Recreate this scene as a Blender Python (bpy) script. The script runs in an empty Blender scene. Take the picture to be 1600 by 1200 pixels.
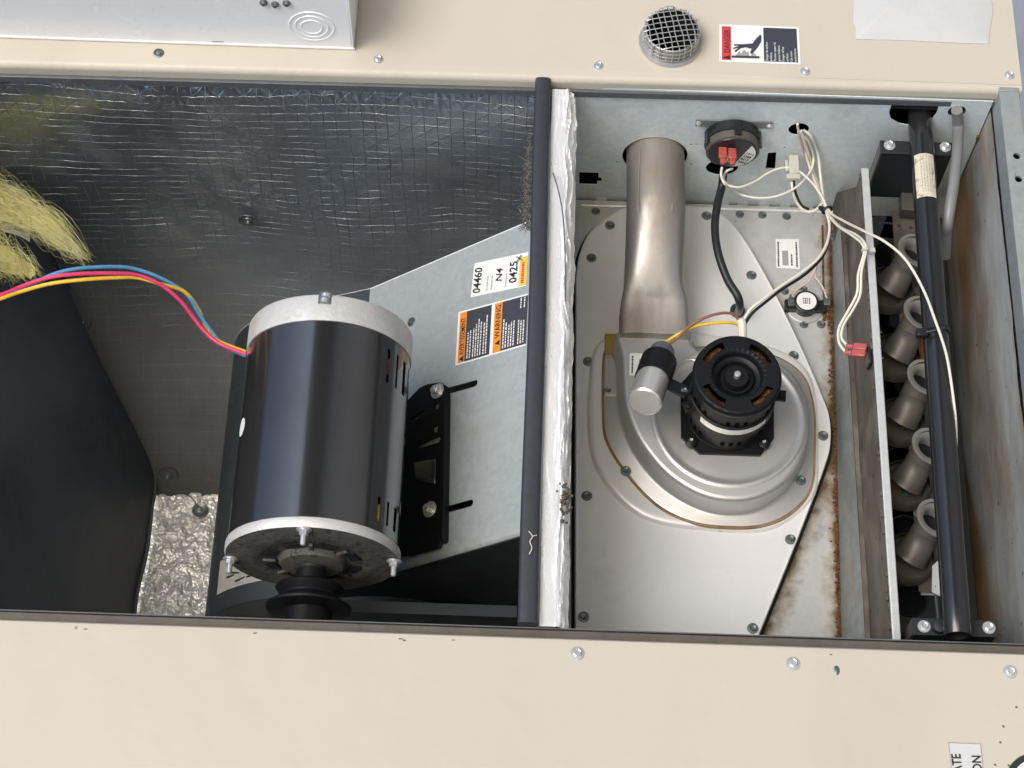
import bpy, bmesh, math, random
from mathutils import Vector, Matrix, noise
from mathutils.geometry import tessellate_polygon
rnd = random.Random(7)
S = bpy.context.scene
# ---------------------------------------------------------------- frame of the unit
# The unit is described in its own frame: u = right in the photo, v = up in the photo, w = out of the
# cabinet towards the viewer.  The photo was taken with the phone on its side: real "up" is -u.
M = Matrix(((0, 1, 0, 0), (0, 0, -1, 0), (-1, 0, 0, 1.0), (0, 0, 0, 1)))
F = 2850.0
_v = Vector((189, 5712, -F)).normalized()
_u = Vector((1, -.034, -(_v.x + -.034 * _v.y) / _v.z)).normalized()
_w = _u.cross(_v)
R3 = Matrix((_u, _v, _w))
CAM = -1.7 * (R3 @ Vector((0, 0, -1)))
# camera ----------------------------------------------------------
cd = bpy.data.cameras.new('camera'); cam = bpy.data.objects.new('camera', cd); S.collection.objects.link(cam)
cam.matrix_world = M @ (Matrix.Translation(CAM) @ R3.to_4x4())
cd.sensor_width = 36; cd.lens = F / 1600 * 36; cd.clip_start = .02; cd.clip_end = 500
S.camera = cam
# sky and sun -----------------------------------------------------
SUN_DIR = Vector((-.50, -.20, .84)).normalized()            # in the unit's frame: from above and in front
wd = M.to_3x3() @ SUN_DIR
world = bpy.data.worlds.new('World'); S.world = world; world.use_nodes = True
wn = world.node_tree.nodes; wl = world.node_tree.links
bg = wn['Background']; sky = wn.new('ShaderNodeTexSky'); sky.sky_type = 'NISHITA'; sky.sun_disc = False
sky.sun_elevation = math.asin(wd.z); sky.sun_rotation = math.atan2(wd.x, wd.y)
sky.dust_density = 1.6; sky.air_density = 1.0; sky.ozone_density = 1.0
wl.new(sky.outputs[0], bg.inputs[0]); bg.inputs[1].default_value = .15
sd = bpy.data.lights.new('sun', 'SUN'); sd.energy = 1.3; sd.angle = math.radians(35); sd.color = (1, .985, .965)
sun = bpy.data.objects.new('sun', sd); S.collection.objects.link(sun)
sun.rotation_euler = wd.to_track_quat('Z', 'Y').to_euler()
S.view_settings.view_transform = 'Standard'; S.view_settings.look = 'None'; S.view_settings.gamma = 1
S.view_settings.exposure = .54

# ---------------------------------------------------------------- point helpers
def ray(x, y): return R3 @ Vector((x - 800, 600 - y, -F))
def _ax(x, y, ax, val):
    d = ray(x, y); return CAM + d * ((val - CAM[ax]) / d[ax])
def P(x, y, w=0.0): return _ax(x, y, 2, w)
def Pv(x, y, v): return _ax(x, y, 1, v)
def Pu(x, y, u): return _ax(x, y, 0, u)
def Pn(x, y, o, n):
    d = ray(x, y); return CAM + d * ((o - CAM).dot(n) / d.dot(n))
def UV(pts, w): return [(P(x, y, w).x, P(x, y, w).y) for x, y in pts]
U, V, W = Vector((1, 0, 0)), Vector((0, 1, 0)), Vector((0, 0, 1))

# ---------------------------------------------------------------- materials
MATS = {}
def mat(name, c1, c2=None, rough=.5, metal=0., scale=30, stretch=(1, 1, 1), bump=0., bscale=None, bstretch=None,
        c3=None, s3=8, t3=(.55, .7), c4=None, s4=40, t4=(.62, .68), rvar=.1, coat=0., spec=.5, voronoi=False, lines=None,
        grid=None, emit=None, detail=5, bdist=.002, c3stretch=(1, 1, 1)):
    m = bpy.data.materials.new(name); m.use_nodes = True; MATS[name] = m
    nt = m.node_tree; N = nt.nodes; L = nt.links; b = N['Principled BSDF']
    tc = N.new('ShaderNodeTexCoord')
    def mapped(st):
        mp = N.new('ShaderNodeMapping'); mp.inputs['Scale'].default_value = st; L.new(tc.outputs['Object'], mp.inputs[0]); return mp.outputs[0]
    def nz(sc, st=(1, 1, 1), det=detail):
        n = N.new('ShaderNodeTexNoise'); n.inputs['Scale'].default_value = sc; n.inputs['Detail'].default_value = det
        n.inputs['Roughness'].default_value = .6; L.new(mapped(st), n.inputs[0]); return n.outputs[0]
    def math_(op, a, b_=None, c=None):
        n = N.new('ShaderNodeMath'); n.operation = op
        for i, q in enumerate((a, b_, c)):
            if q is None: continue
            if isinstance(q, (int, float)): n.inputs[i].default_value = q
            else: L.new(q, n.inputs[i])
        return n.outputs[0]
    def rng(v, a, b_, c=0., d=1.):
        n = N.new('ShaderNodeMapRange'); n.inputs[1].default_value = a; n.inputs[2].default_value = b_
        n.inputs[3].default_value = c; n.inputs[4].default_value = d; L.new(v, n.inputs[0]); return n.outputs[0]
    def mix(f, a, b_):
        n = N.new('ShaderNodeMix'); n.data_type = 'RGBA'; L.new(f, n.inputs[0])
        for s, q in ((n.inputs[6], a), (n.inputs[7], b_)):
            if isinstance(q, tuple): s.default_value = (*q, 1)
            else: L.new(q, s)
        return n.outputs[2]
    c2 = c2 or tuple(x * .85 for x in c1)
    if voronoi:
        vo = N.new('ShaderNodeTexVoronoi'); vo.inputs['Scale'].default_value = scale; L.new(mapped(stretch), vo.inputs[0])
        sp = N.new('ShaderNodeSeparateColor'); L.new(vo.outputs['Color'], sp.inputs[0])
        n2 = nz(scale * .25); f0 = math_('ADD', math_('MULTIPLY', sp.outputs[0], .6), math_('MULTIPLY', n2, .5))
    else:
        f0 = rng(nz(scale, stretch), .3, .7)
    col = mix(f0, c1, c2); rg = rng(f0, 0, 1, max(.02, rough - rvar), min(1, rough + rvar)); met = None
    if c3:
        f3 = rng(nz(s3, c3stretch), *t3); col = mix(f3, col, c3); rg = math_('ADD', rg, math_('MULTIPLY', f3, .2))
        met = f3
    if c4:
        f4 = rng(nz(s4), *t4); col = mix(f4, col, c4)
    if lines:      # (nx, ny, nz, offset, width, noise amount, noise scale, colour)
        for (a, b2, c_, off, wd_, na, ns, lc) in lines:
            d = N.new('ShaderNodeVectorMath'); d.operation = 'DOT_PRODUCT'; L.new(tc.outputs['Object'], d.inputs[0]); d.inputs[1].default_value = (a, b2, c_)
            dd = math_('ABSOLUTE', math_('SUBTRACT', d.outputs['Value'], off))
            dd = math_('ADD', dd, math_('MULTIPLY', math_('SUBTRACT', nz(ns), .5), na))
            col = mix(rng(dd, wd_, 0.0), col, lc); rg = math_('ADD', rg, rng(dd, wd_, 0., 0, .35))
            q = rng(dd, wd_, 0.); met = q if met is None else math_('MAXIMUM', met, q)
    L.new(col, b.inputs['Base Color']); L.new(rg, b.inputs['Roughness'])
    if met is not None and metal > 0: L.new(rng(met, 0, 1, metal, metal * .15), b.inputs['Metallic'])
    else: b.inputs['Metallic'].default_value = metal
    b.inputs['Coat Weight'].default_value = coat; b.inputs['Coat Roughness'].default_value = .08
    b.inputs['Specular IOR Level'].default_value = spec
    h = None
    if bump: h = math_('MULTIPLY', nz(bscale or scale * 3, bstretch or stretch), bump)
    if grid:       # scrim threads of the foil facing: (axis a, axis b, spacing, strength)
        s = N.new('ShaderNodeSeparateXYZ'); L.new(tc.outputs['Object'], s.inputs[0])
        wv = math_('MULTIPLY', math_('SUBTRACT', nz(9), .5), .012)
        A = math_('ADD', s.outputs[grid[0]], wv); B2 = math_('ADD', s.outputs[grid[1]], wv); sp_ = grid[2]
        tot = None
        for e in (A, B2, math_('MULTIPLY', math_('ADD', A, B2), .5), math_('MULTIPLY', math_('SUBTRACT', A, B2), .5)):
            fr = math_('ABSOLUTE', math_('SUBTRACT', math_('FRACT', math_('DIVIDE', e, sp_)), .5))
            ln = math_('MULTIPLY', rng(fr, .465, .5), 1.0 if e in (A, B2) else .55)
            tot = ln if tot is None else math_('MAXIMUM', tot, ln)
        tot = math_('MULTIPLY', tot, rng(nz(26), .35, .65, .15, 1.3))
        if met is not None: tot = math_('MULTIPLY', tot, rng(met, .1, .8, 1, .12))
        col2 = mix(math_('MULTIPLY', tot, .35), col, (.62, .64, .66)); L.new(col2, b.inputs['Base Color'])
        g = math_('MULTIPLY', tot, grid[3]); h = g if h is None else math_('ADD', h, g)
    if h is not None:
        bp = N.new('ShaderNodeBump'); bp.inputs['Strength'].default_value = 1; bp.inputs['Distance'].default_value = bdist
        L.new(h, bp.inputs['Height']); L.new(bp.outputs[0], b.inputs['Normal'])
        if coat: L.new(bp.outputs[0], b.inputs['Coat Normal'])
    return m
beige = mat('beige_paint', (.56, .515, .425), (.525, .48, .395), rough=.38, scale=2.2, c3=(.485, .44, .355), s3=5, t3=(.52, .8), c3stretch=(1, .25, 1), bump=.8, bscale=3.5, c4=(.46, .42, .34), s4=160, t4=(.74, .78), bdist=.006, rvar=.04)
white_paint = mat('white_enamel', (.89, .90, .90), (.88, .89, .895), rough=.3, scale=6, c4=(.45, .46, .47), s4=90, t4=(.76, .79), bump=.1, bscale=300, bdist=.0003)
galv = mat('galvanised_steel', (.76, .82, .83), (.62, .68, .695), rough=.42, metal=.12, scale=170, voronoi=True, c3=(.23, .23, .21), s3=7, t3=(.55, .85), bump=.15, bscale=250, bdist=.0006)
galv_h = mat('housing_galvanised_steel', (.47, .515, .525), (.36, .40, .41), rough=.4, metal=.3, scale=170, voronoi=True, c3=(.22, .22, .2), s3=9, t3=(.52, .8), bump=.15, bscale=250, bdist=.0006)
galv_dirty = mat('stained_galvanised_steel', (.30, .335, .34), (.22, .245, .25), rough=.5, metal=.5, scale=120, voronoi=True, c3=(.19, .125, .07), s3=9, t3=(.5, .72), c3stretch=(1, .25, 1), c4=(.05, .045, .04), s4=75, t4=(.66, .7), bump=.3, bscale=180, bdist=.0008)
post_steel = mat('weathered_zinc', (.48, .51, .51), (.33, .36, .36), rough=.5, metal=.55, scale=60, c3=(.25, .22, .17), s3=25, t3=(.6, .8), bump=.3, bscale=200, bdist=.0006)
rust_wall = mat('rusty_panel_steel', (.48, .51, .50), (.24, .245, .225), rough=.62, metal=.15, scale=14, stretch=(1, .35, 1), c3=(.19, .115, .055), s3=9, t3=(.38, .60), c3stretch=(1, .3, 1), c4=(.03, .025, .02), s4=95, t4=(.66, .69), bump=.5, bscale=110, bdist=.001)
vest = mat('vestibule_steel', (.50, .50, .485), (.42, .43, .42), rough=.4, metal=.55, scale=45, c3=(.30, .27, .2), s3=14, t3=(.58, .78), c4=(.12, .10, .07), s4=170, t4=(.7, .73), bump=.2, bscale=160, bdist=.0006)
cover_m = mat('aluminised_steel', (.80, .80, .79), (.71, .715, .705), rough=.38, metal=.25, c3=(.45, .43, .39), s3=9, t3=(.62, .85), scale=16, stretch=(1.6, 1, 1), c4=(.2, .18, .15), s4=210, t4=(.73, .76), bump=.18, bscale=140, bdist=.0006)
steel = mat('drawn_steel', (.56, .555, .545), (.50, .50, .49), rough=.40, metal=.65, scale=9, c3=(.42, .39, .35), s3=16, t3=(.62, .9), c4=(.22, .18, .14), s4=240, t4=(.76, .8), bump=.04, bscale=200, bdist=.0003, rvar=.05)
flue = mat('stainless_flue', (.47, .455, .435), (.36, .345, .325), rough=.38, metal=.8, scale=28, stretch=(1, .18, 1), c3=(.20, .16, .125), s3=15, t3=(.45, .75), c3stretch=(1, .3, 1), c4=(.1, .08, .06), s4=160, t4=(.70, .74), bump=.15, bscale=120, bdist=.0005, bstretch=(1, .2, 1))
brown = mat('heat_browned_steel', (.125, .105, .085), (.08, .068, .057), rough=.6, metal=.25, scale=25, stretch=(1, .3, 1), c3=(.19, .165, .14), s3=18, t3=(.5, .75), c4=(.03, .02, .02), s4=60, t4=(.63, .68), bump=.3, bscale=90, bdist=.0008)
strip_m = mat('pale_zinc_edge', (.62, .63, .62), (.50, .515, .51), rough=.48, metal=.35, scale=80, c4=(.2, .18, .15), s4=140, t4=(.68, .72), bump=.2, bscale=250, bdist=.0005)
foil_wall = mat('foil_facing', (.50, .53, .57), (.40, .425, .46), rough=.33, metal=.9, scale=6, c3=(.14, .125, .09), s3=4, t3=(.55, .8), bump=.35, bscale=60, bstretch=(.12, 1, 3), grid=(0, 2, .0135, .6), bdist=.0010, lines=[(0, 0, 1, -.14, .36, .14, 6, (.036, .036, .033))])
foil_back = mat('quilted_foil_facing', (.84, .84, .81), (.70, .70, .67), rough=.42, metal=.38, scale=30, bump=1.2, bscale=75, bdist=.006, detail=2)
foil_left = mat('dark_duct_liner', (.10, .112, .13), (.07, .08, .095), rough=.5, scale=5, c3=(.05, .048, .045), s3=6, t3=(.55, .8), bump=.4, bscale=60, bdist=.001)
tape = mat('aluminium_foil_tape', (.95, .95, .94), (.91, .91, .90), rough=.26, metal=.4, scale=50, c4=(.16, .13, .1), s4=60, t4=(.72, .76), bump=.5, bscale=120, bdist=.001, stretch=(1, .25, 1))
tuft_m = mat('yellow_glass_fibre', (.92, .87, .32), (.80, .76, .42), rough=.9, scale=25, bump=.8, bscale=220, bdist=.002)
gasket_m = mat('black_foam_gasket', (.032, .036, .045), (.024, .027, .034), rough=.55, scale=60, c4=(.2, .18, .15), s4=90, t4=(.76, .79), bump=.2, bscale=300, bdist=.0006)
black_gloss = mat('gloss_black_enamel', (.125, .12, .116), (.105, .101, .098), rough=.2, metal=.85, scale=12, coat=.7, rvar=.03, bump=.06, bscale=14, bdist=.002, c4=(.06, .06, .06), s4=200, t4=(.75, .78))
black_satin = mat('satin_black_paint', (.009, .0095, .011), (.006, .0065, .008), spec=.22, rough=.45, scale=30, rvar=.06, bump=.1, bscale=250, bdist=.0004, c4=(.07, .065, .06), s4=180, t4=(.72, .76))
black_matt = mat('matt_black_steel', (.016, .018, .022), (.010, .012, .015), rough=.6, scale=30, c4=(.06, .055, .05), s4=90, t4=(.68, .74), bump=.1, bscale=200, bdist=.0004)
pipe_black = mat('black_coated_pipe', (.020, .020, .021), (.014, .014, .015), rough=.24, scale=20, coat=.3, rvar=.05, c4=(.09, .08, .06), s4=120, t4=(.7, .76), bump=.08, bscale=120, bdist=.0005)
cast = mat('cast_aluminium', (.66, .65, .63), (.55, .54, .52), rough=.5, metal=.3, scale=60, c3=(.32, .29, .24), s3=25, t3=(.58, .78), bump=.7, bscale=280, bdist=.0008)
cast_dark = mat('dusty_casting', (.15, .142, .13), (.075, .07, .065), rough=.7, metal=.3, scale=70, c4=(.04, .04, .04), s4=120, t4=(.56, .66), bump=1., bscale=260, bdist=.001)
zinc = mat('zinc_plated_screw', (.68, .69, .70), (.58, .59, .60), rough=.3, metal=.6, scale=200, rvar=.1)
dull = mat('dull_screw', (.22, .25, .245), (.15, .165, .16), rough=.42, metal=.75, scale=150, c4=(.10, .08, .06), s4=300, t4=(.6, .7))
mouth_m = mat('burner_mouth_metal', (.36, .345, .32), (.27, .255, .235), rough=.42, metal=.5, scale=40)
burner_m = mat('burner_casting', (.15, .14, .128), (.085, .078, .07), rough=.48, c3=(.10, .065, .04), s3=30, t3=(.5, .75), metal=.35, scale=40, bump=.3, bscale=150, bdist=.0006)
void = mat('void_dark', (.006, .007, .009), rough=.9)  # near-black in place of the shade inside openings, gaps and cores
dark_steel = mat('greasy_dark_steel', (.035, .042, .046), (.022, .027, .031), rough=.45, metal=.3, scale=14, bump=.1, bscale=60, bdist=.001)
hx = mat('dark_heat_exchanger_sheet', (.05, .056, .062), (.035, .04, .046), rough=.5, metal=.3, scale=20)
wire_w = mat('white_wire', (.72, .69, .60), (.66, .63, .54), rough=.42, scale=40)
wire_p = mat('pinkish_wire', (.62, .47, .42), rough=.45)
wire_blue = mat('blue_wire', (.10, .30, .52), rough=.35)
wire_pink = mat('pink_wire', (.72, .055, .16), rough=.35)
wire_yel = mat('yellow_wire', (.80, .52, .05), rough=.35)
wire_brown = mat('brown_wire', (.27, .13, .08), rough=.4)
rubber = mat('black_rubber', (.018, .019, .022), rough=.42)
grey_rubber = mat('grey_rubber_cap', (.12, .128, .14), rough=.5)
grey_cable = mat('grey_cable_jacket', (.20, .205, .205), (.17, .17, .17), rough=.42, scale=30)
red_conn = mat('red_vinyl', (.42, .085, .07), (.33, .05, .045), rough=.3, scale=60, coat=.3)
yellow_pl = mat('yellow_plastic', (.75, .48, .06), rough=.4)
nylon = mat('natural_nylon', (.52, .52, .47), rough=.4)
alu_can = mat('spun_aluminium', (.80, .80, .79), (.76, .76, .75), rough=.27, metal=.7, scale=3)
alu_flat = mat('matt_aluminium_end', (.55, .54, .51), rough=.5, metal=.4)
copper = mat('copper_winding', (.20, .07, .03), (.34, .19, .08), rough=.35, metal=.6, scale=180)
brown_pl = mat('grey_brown_plastic', (.11, .095, .08), (.08, .07, .062), rough=.5, scale=40)
black_pl = mat('black_plastic', (.014, .015, .017), rough=.32)
tan_gasket = mat('tan_gasket', (.33, .23, .12), (.17, .09, .05), rough=.8, scale=40)
amber = mat('amber_gasket_tab', (.36, .24, .06), (.26, .17, .05), rough=.4, scale=30)
paper = mat('white_label', (.78, .78, .76), (.73, .73, .71), rough=.45, scale=60)
paper_old = mat('aged_cream_label', (.64, .60, .46), (.55, .5, .37), rough=.6, scale=60, c4=(.3, .26, .17), s4=110, t4=(.58, .66))
old_sheet = mat('overpainted_sheet', (.56, .565, .56), (.52, .525, .52), rough=.7, scale=30, bump=.4, bscale=160, bdist=.0006)
ink = mat('black_ink', (.02, .02, .025), rough=.5)
ink_grey = mat('dark_grey_print', (.05, .055, .07), rough=.4)
ink_white = mat('white_print', (.75, .75, .74), rough=.5)
red_ink = mat('red_print', (.62, .06, .06), rough=.4)
orange_ink = mat('orange_print', (.80, .27, .03), rough=.4)
yel_ink = mat('yellow_print', (.8, .55, .1), rough=.5)
grey_ink = mat('grey_print', (.32, .32, .32), rough=.5)
rail_m = mat('grey_rail', (.13, .14, .15), (.10, .108, .115), rough=.5, metal=.2, scale=60)
brown_rail = mat('dirty_brown_rail', (.13, .11, .09), (.09, .08, .065), rough=.55, scale=60, metal=.2)
roof_m = mat('roof_membrane', (.48, .46, .43), (.40, .385, .36), rough=.9, scale=3, c3=(.2, .19, .18), s3=1.2, t3=(.5, .7), bump=.4, bscale=150, bdist=.004)
rust_m = mat('rust_deposit', (.17, .075, .025), (.06, .025, .012), rough=.85, scale=80, bump=1, bscale=300, bdist=.0015)

# ---------------------------------------------------------------- mesh helpers
ORG = {}
class B:
    def __init__(s): s.v = []; s.f = []
    def add(s, vs, fs):
        k = len(s.v); s.v += [Vector(p) for p in vs]; s.f += [tuple(i + k for i in f) for f in fs]; return s
    def box(s, lo, hi):
        x0, y0, z0 = lo; x1, y1, z1 = hi
        return s.add([(x0, y0, z0), (x1, y0, z0), (x1, y1, z0), (x0, y1, z0), (x0, y0, z1), (x1, y0, z1), (x1, y1, z1), (x0, y1, z1)],
                     [(0, 3, 2, 1), (4, 5, 6, 7), (0, 1, 5, 4), (1, 2, 6, 5), (2, 3, 7, 6), (3, 0, 4, 7)])
    def obox(s, c, x, y, z, hx_, hy, hz):      # oriented box
        c = Vector(c); pts = []
        for dz in (-hz, hz):
            for dx, dy in ((-hx_, -hy), (hx_, -hy), (hx_, hy), (-hx_, hy)): pts.append(c + x * dx + y * dy + z * dz)
        return s.add(pts, [(0, 3, 2, 1), (4, 5, 6, 7), (0, 1, 5, 4), (1, 2, 6, 5), (2, 3, 7, 6), (3, 0, 4, 7)])
    def loft(s, rings, cap0=True, cap1=True, closed=True):
        n = len(rings[0]); vs = [p for r in rings for p in r]; fs = []
        for i in range(len(rings) - 1):
            for j in range(n if closed else n - 1):
                a = i * n + j; b = i * n + (j + 1) % n; fs.append((a, b, b + n, a + n))
        if cap0: fs.append(tuple(range(n))[::-1])
        if cap1: fs.append(tuple((len(rings) - 1) * n + j for j in range(n)))
        return s.add(vs, fs)
    def lathe(s, o, ax, prof, seg=48, cap0=True, cap1=True, ang0=0.):
        o = Vector(o); ax = Vector(ax).normalized(); x = ax.orthogonal().normalized()
        if abs(ax.y) > .9: x = U.copy()
        elif abs(ax.z) > .9: x = U.copy()
        x = (x - ax * x.dot(ax)).normalized(); y = ax.cross(x)
        rings = [[o + ax * h + (x * math.cos(ang0 + 2 * math.pi * j / seg) + y * math.sin(ang0 + 2 * math.pi * j / seg)) * r for j in range(seg)] for r, h in prof]
        return s.loft(rings, cap0, cap1)
    def tube(s, pts, r, seg=10, sm=6):
        pts = [Vector(p) for p in pts]
        if sm and len(pts) > 2: pts = spline(pts, sm)
        rings = []; x = None
        for i, p in enumerate(pts):
            t = (pts[min(i + 1, len(pts) - 1)] - pts[max(i - 1, 0)]).normalized()
            x = t.orthogonal().normalized() if x is None else (x - t * x.dot(t)).normalized()
            y = t.cross(x); rr = r(i / (len(pts) - 1)) if callable(r) else r
            rings.append([p + (x * math.cos(2 * math.pi * j / seg) + y * math.sin(2 * math.pi * j / seg)) * rr for j in range(seg)])
        return s.loft(rings)
    def plate(s, outer, holes, f0, f1):
        """outer / holes: lists of (a, b); f0, f1 map (a, b) to the front and back point"""
        loops = [outer] + list(holes)
        tris = tessellate_polygon([[Vector((a, b, 0)) for a, b in l] for l in loops])
        flat = [p for l in loops for p in l]; n = len(flat)
        s.add([f0(*p) for p in flat] + [f1(*p) for p in flat], [])
        k = len(s.v) - 2 * n
        for t in tris: s.f.append(tuple(k + i for i in t)); s.f.append(tuple(k + n + i for i in t[::-1]))
        o = 0
        for l in loops:
            for j in range(len(l)):
                a = k + o + j; b = k + o + (j + 1) % len(l); s.f.append((a, b, b + n, a + n))
            o += len(l)
        return s
    def grid(s, o, da, db, na, nb, fn=None, n=None):
        vs = []
        for j in range(nb + 1):
            for i in range(na + 1):
                p = Vector(o) + da * (i / na) + db * (j / nb)
                if fn: p = p + n * fn(p)
                vs.append(p)
        fs = [(j * (na + 1) + i, j * (na + 1) + i + 1, (j + 1) * (na + 1) + i + 1, (j + 1) * (na + 1) + i) for j in range(nb) for i in range(na)]
        return s.add(vs, fs)
def spline(pts, k, closed=False):
    out = []; n = len(pts); g = (lambda i: pts[i % n]) if closed else (lambda i: pts[max(0, min(n - 1, i))])
    for i in range(n if closed else n - 1):
        a, b, c, d = g(i - 1), g(i), g(i + 1), g(i + 2)
        for q in range(k):
            t = q / k
            out.append(.5 * ((2 * b) + (c - a) * t + (2 * a - 5 * b + 4 * c - d) * t * t + (3 * b - a - 3 * c + d) * t ** 3))
    if not closed: out.append(pts[-1])
    return out
def resample(pts, n):
    pts = [Vector(p) for p in pts]; q = pts + [pts[0]]; L = [0]
    for a, b in zip(q, q[1:]): L.append(L[-1] + (b - a).length)
    out = []; k = 0
    for i in range(n):
        t = L[-1] * i / n
        while L[k + 1] < t: k += 1
        out.append(q[k].lerp(q[k + 1], (t - L[k]) / max(1e-9, L[k + 1] - L[k])))
    return out
def outline(px, w, n=96, k=5, smooth=True):
    pts = [Vector(p) for p in UV(px, w)]
    return resample(spline(pts, k, True) if smooth else pts, n)
def offset(o, d):
    n = len(o); area = sum(o[i].x * o[(i + 1) % n].y - o[(i + 1) % n].x * o[i].y for i in range(n)); sg = 1 if area > 0 else -1; r = []
    for i in range(n):
        t = (o[(i + 1) % n] - o[i - 1]).normalized(); r.append(o[i] + Vector((t.y, -t.x)) * d * sg)
    return r
def ring3(o, w): return [Vector((p.x, p.y, w)) for p in o]
def circ(cx, cy, r, n=32, ry=None, a0=0): return [(cx + r * math.cos(a0 + 2 * math.pi * i / n), cy + (ry or r) * math.sin(a0 + 2 * math.pi * i / n)) for i in range(n)]

def thing(name, label, cat, loc, group=None):
    o = bpy.data.objects.new(name, None); o.empty_display_size = .02; S.collection.objects.link(o)
    o.location = Vector(loc); ORG[o] = Vector(loc); o['label'] = label; o['category'] = cat
    if group: o['group'] = group
    return o
def obj(name, b, m, parent=None, label=None, cat=None, group=None, kind=None, flat=False, bevel=0, ang=35, seg=2):
    me = bpy.data.meshes.new(name); vs = b.v
    if parent is None:
        lo = Vector([min(p[i] for p in vs) for i in range(3)]); hi = Vector([max(p[i] for p in vs) for i in range(3)]); org = (lo + hi) / 2
    else: org = ORG[parent]
    me.from_pydata([tuple(p - org) for p in vs], [], b.f); me.materials.append(m)
    bm = bmesh.new(); bm.from_mesh(me); bmesh.ops.remove_doubles(bm, verts=bm.verts, dist=1e-7); bmesh.ops.delete(bm, geom=[v for v in bm.verts if not v.link_faces], context='VERTS'); bmesh.ops.recalc_face_normals(bm, faces=bm.faces); bm.to_mesh(me); bm.free()
    if not flat:
        for p in me.polygons: p.use_smooth = True
        me.set_sharp_from_angle(angle=math.radians(ang))
    o = bpy.data.objects.new(name, me); S.collection.objects.link(o); ORG[o] = org
    if parent is None: o.location = org
    else: o.parent = parent
    if bevel:
        md = o.modifiers.new('bevel', 'BEVEL'); md.width = bevel; md.segments = seg; md.limit_method = 'ANGLE'; md.harden_normals = False
    for k, q in (('label', label), ('category', cat), ('group', group), ('kind', kind)):
        if q: o[k] = q
    return o
def text(body, size, m, parent, o, xd, yd, name='lettering', align='LEFT', bold=0., shear=0., sx=1., hgt=.00005):
    c = bpy.data.curves.new('t', 'FONT'); c.body = body; c.size = size; c.align_x = align; c.offset = bold; c.shear = shear; c.extrude = hgt; c.resolution_u = 2
    t = bpy.data.objects.new('t', c); S.collection.objects.link(t)
    dg = bpy.context.evaluated_depsgraph_get(); me = bpy.data.meshes.new_from_object(t.evaluated_get(dg))
    bpy.data.objects.remove(t); bpy.data.curves.remove(c)
    me.materials.clear(); me.materials.append(m); me.name = name
    ob = bpy.data.objects.new(name, me); S.collection.objects.link(ob)
    z = xd.cross(yd).normalized(); mt = Matrix((xd.normalized() * sx, yd.normalized(), z)).transposed().to_4x4()
    mt.translation = Vector(o) - ORG[parent]; ob.parent = parent; ob.matrix_local = mt; ORG[ob] = ORG[parent]; return ob
# screws share mesh data ------------------------------------------------
def hex_mesh(name, m, head=.55, fl=.16, hh=.55, dome=.08, washer=0):
    b = B()
    if washer: b.lathe((0, 0, 0), W, [(washer, 0), (washer, .1), (washer * .97, .14)], 28)
    z0 = .12 if washer else 0
    b.lathe((0, 0, z0), W, [(1, 0), (1, fl * .5), (.93, fl), (head * 1.05, fl * 1.25)], 28)
    b.lathe((0, 0, z0 + fl), W, [(head, 0), (head, hh - .06), (head * .9, hh), (head * .6, hh - dome)], 6)
    me = bpy.data.meshes.new(name); me.from_pydata([tuple(p) for p in b.v], [], b.f); me.materials.append(m)
    for p in me.polygons: p.use_smooth = True
    me.set_sharp_from_angle(angle=math.radians(28)); return me
HEX = hex_mesh('hex_screw', zinc); HEXD = hex_mesh('dull_hex_screw', dull, head=.62, hh=.5); NUT = hex_mesh('hex_nut', zinc, head=.72, hh=.7, washer=1.25)
def screw(p, r, parent, me=HEX, n=W, name='screw'):
    o = bpy.data.objects.new(name, me); S.collection.objects.link(o); o.parent = parent
    q = Vector(n).to_track_quat('Z', 'Y').to_matrix().to_4x4() @ Matrix.Rotation(rnd.uniform(0, 1), 4, 'Z') @ Matrix.Rotation(rnd.uniform(-.06, .06), 4, 'X')
    mt = q @ Matrix.Diagonal((r, r, r, 1)); mt.translation = Vector(p) - ORG[parent]; o.matrix_local = mt; return o
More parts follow.
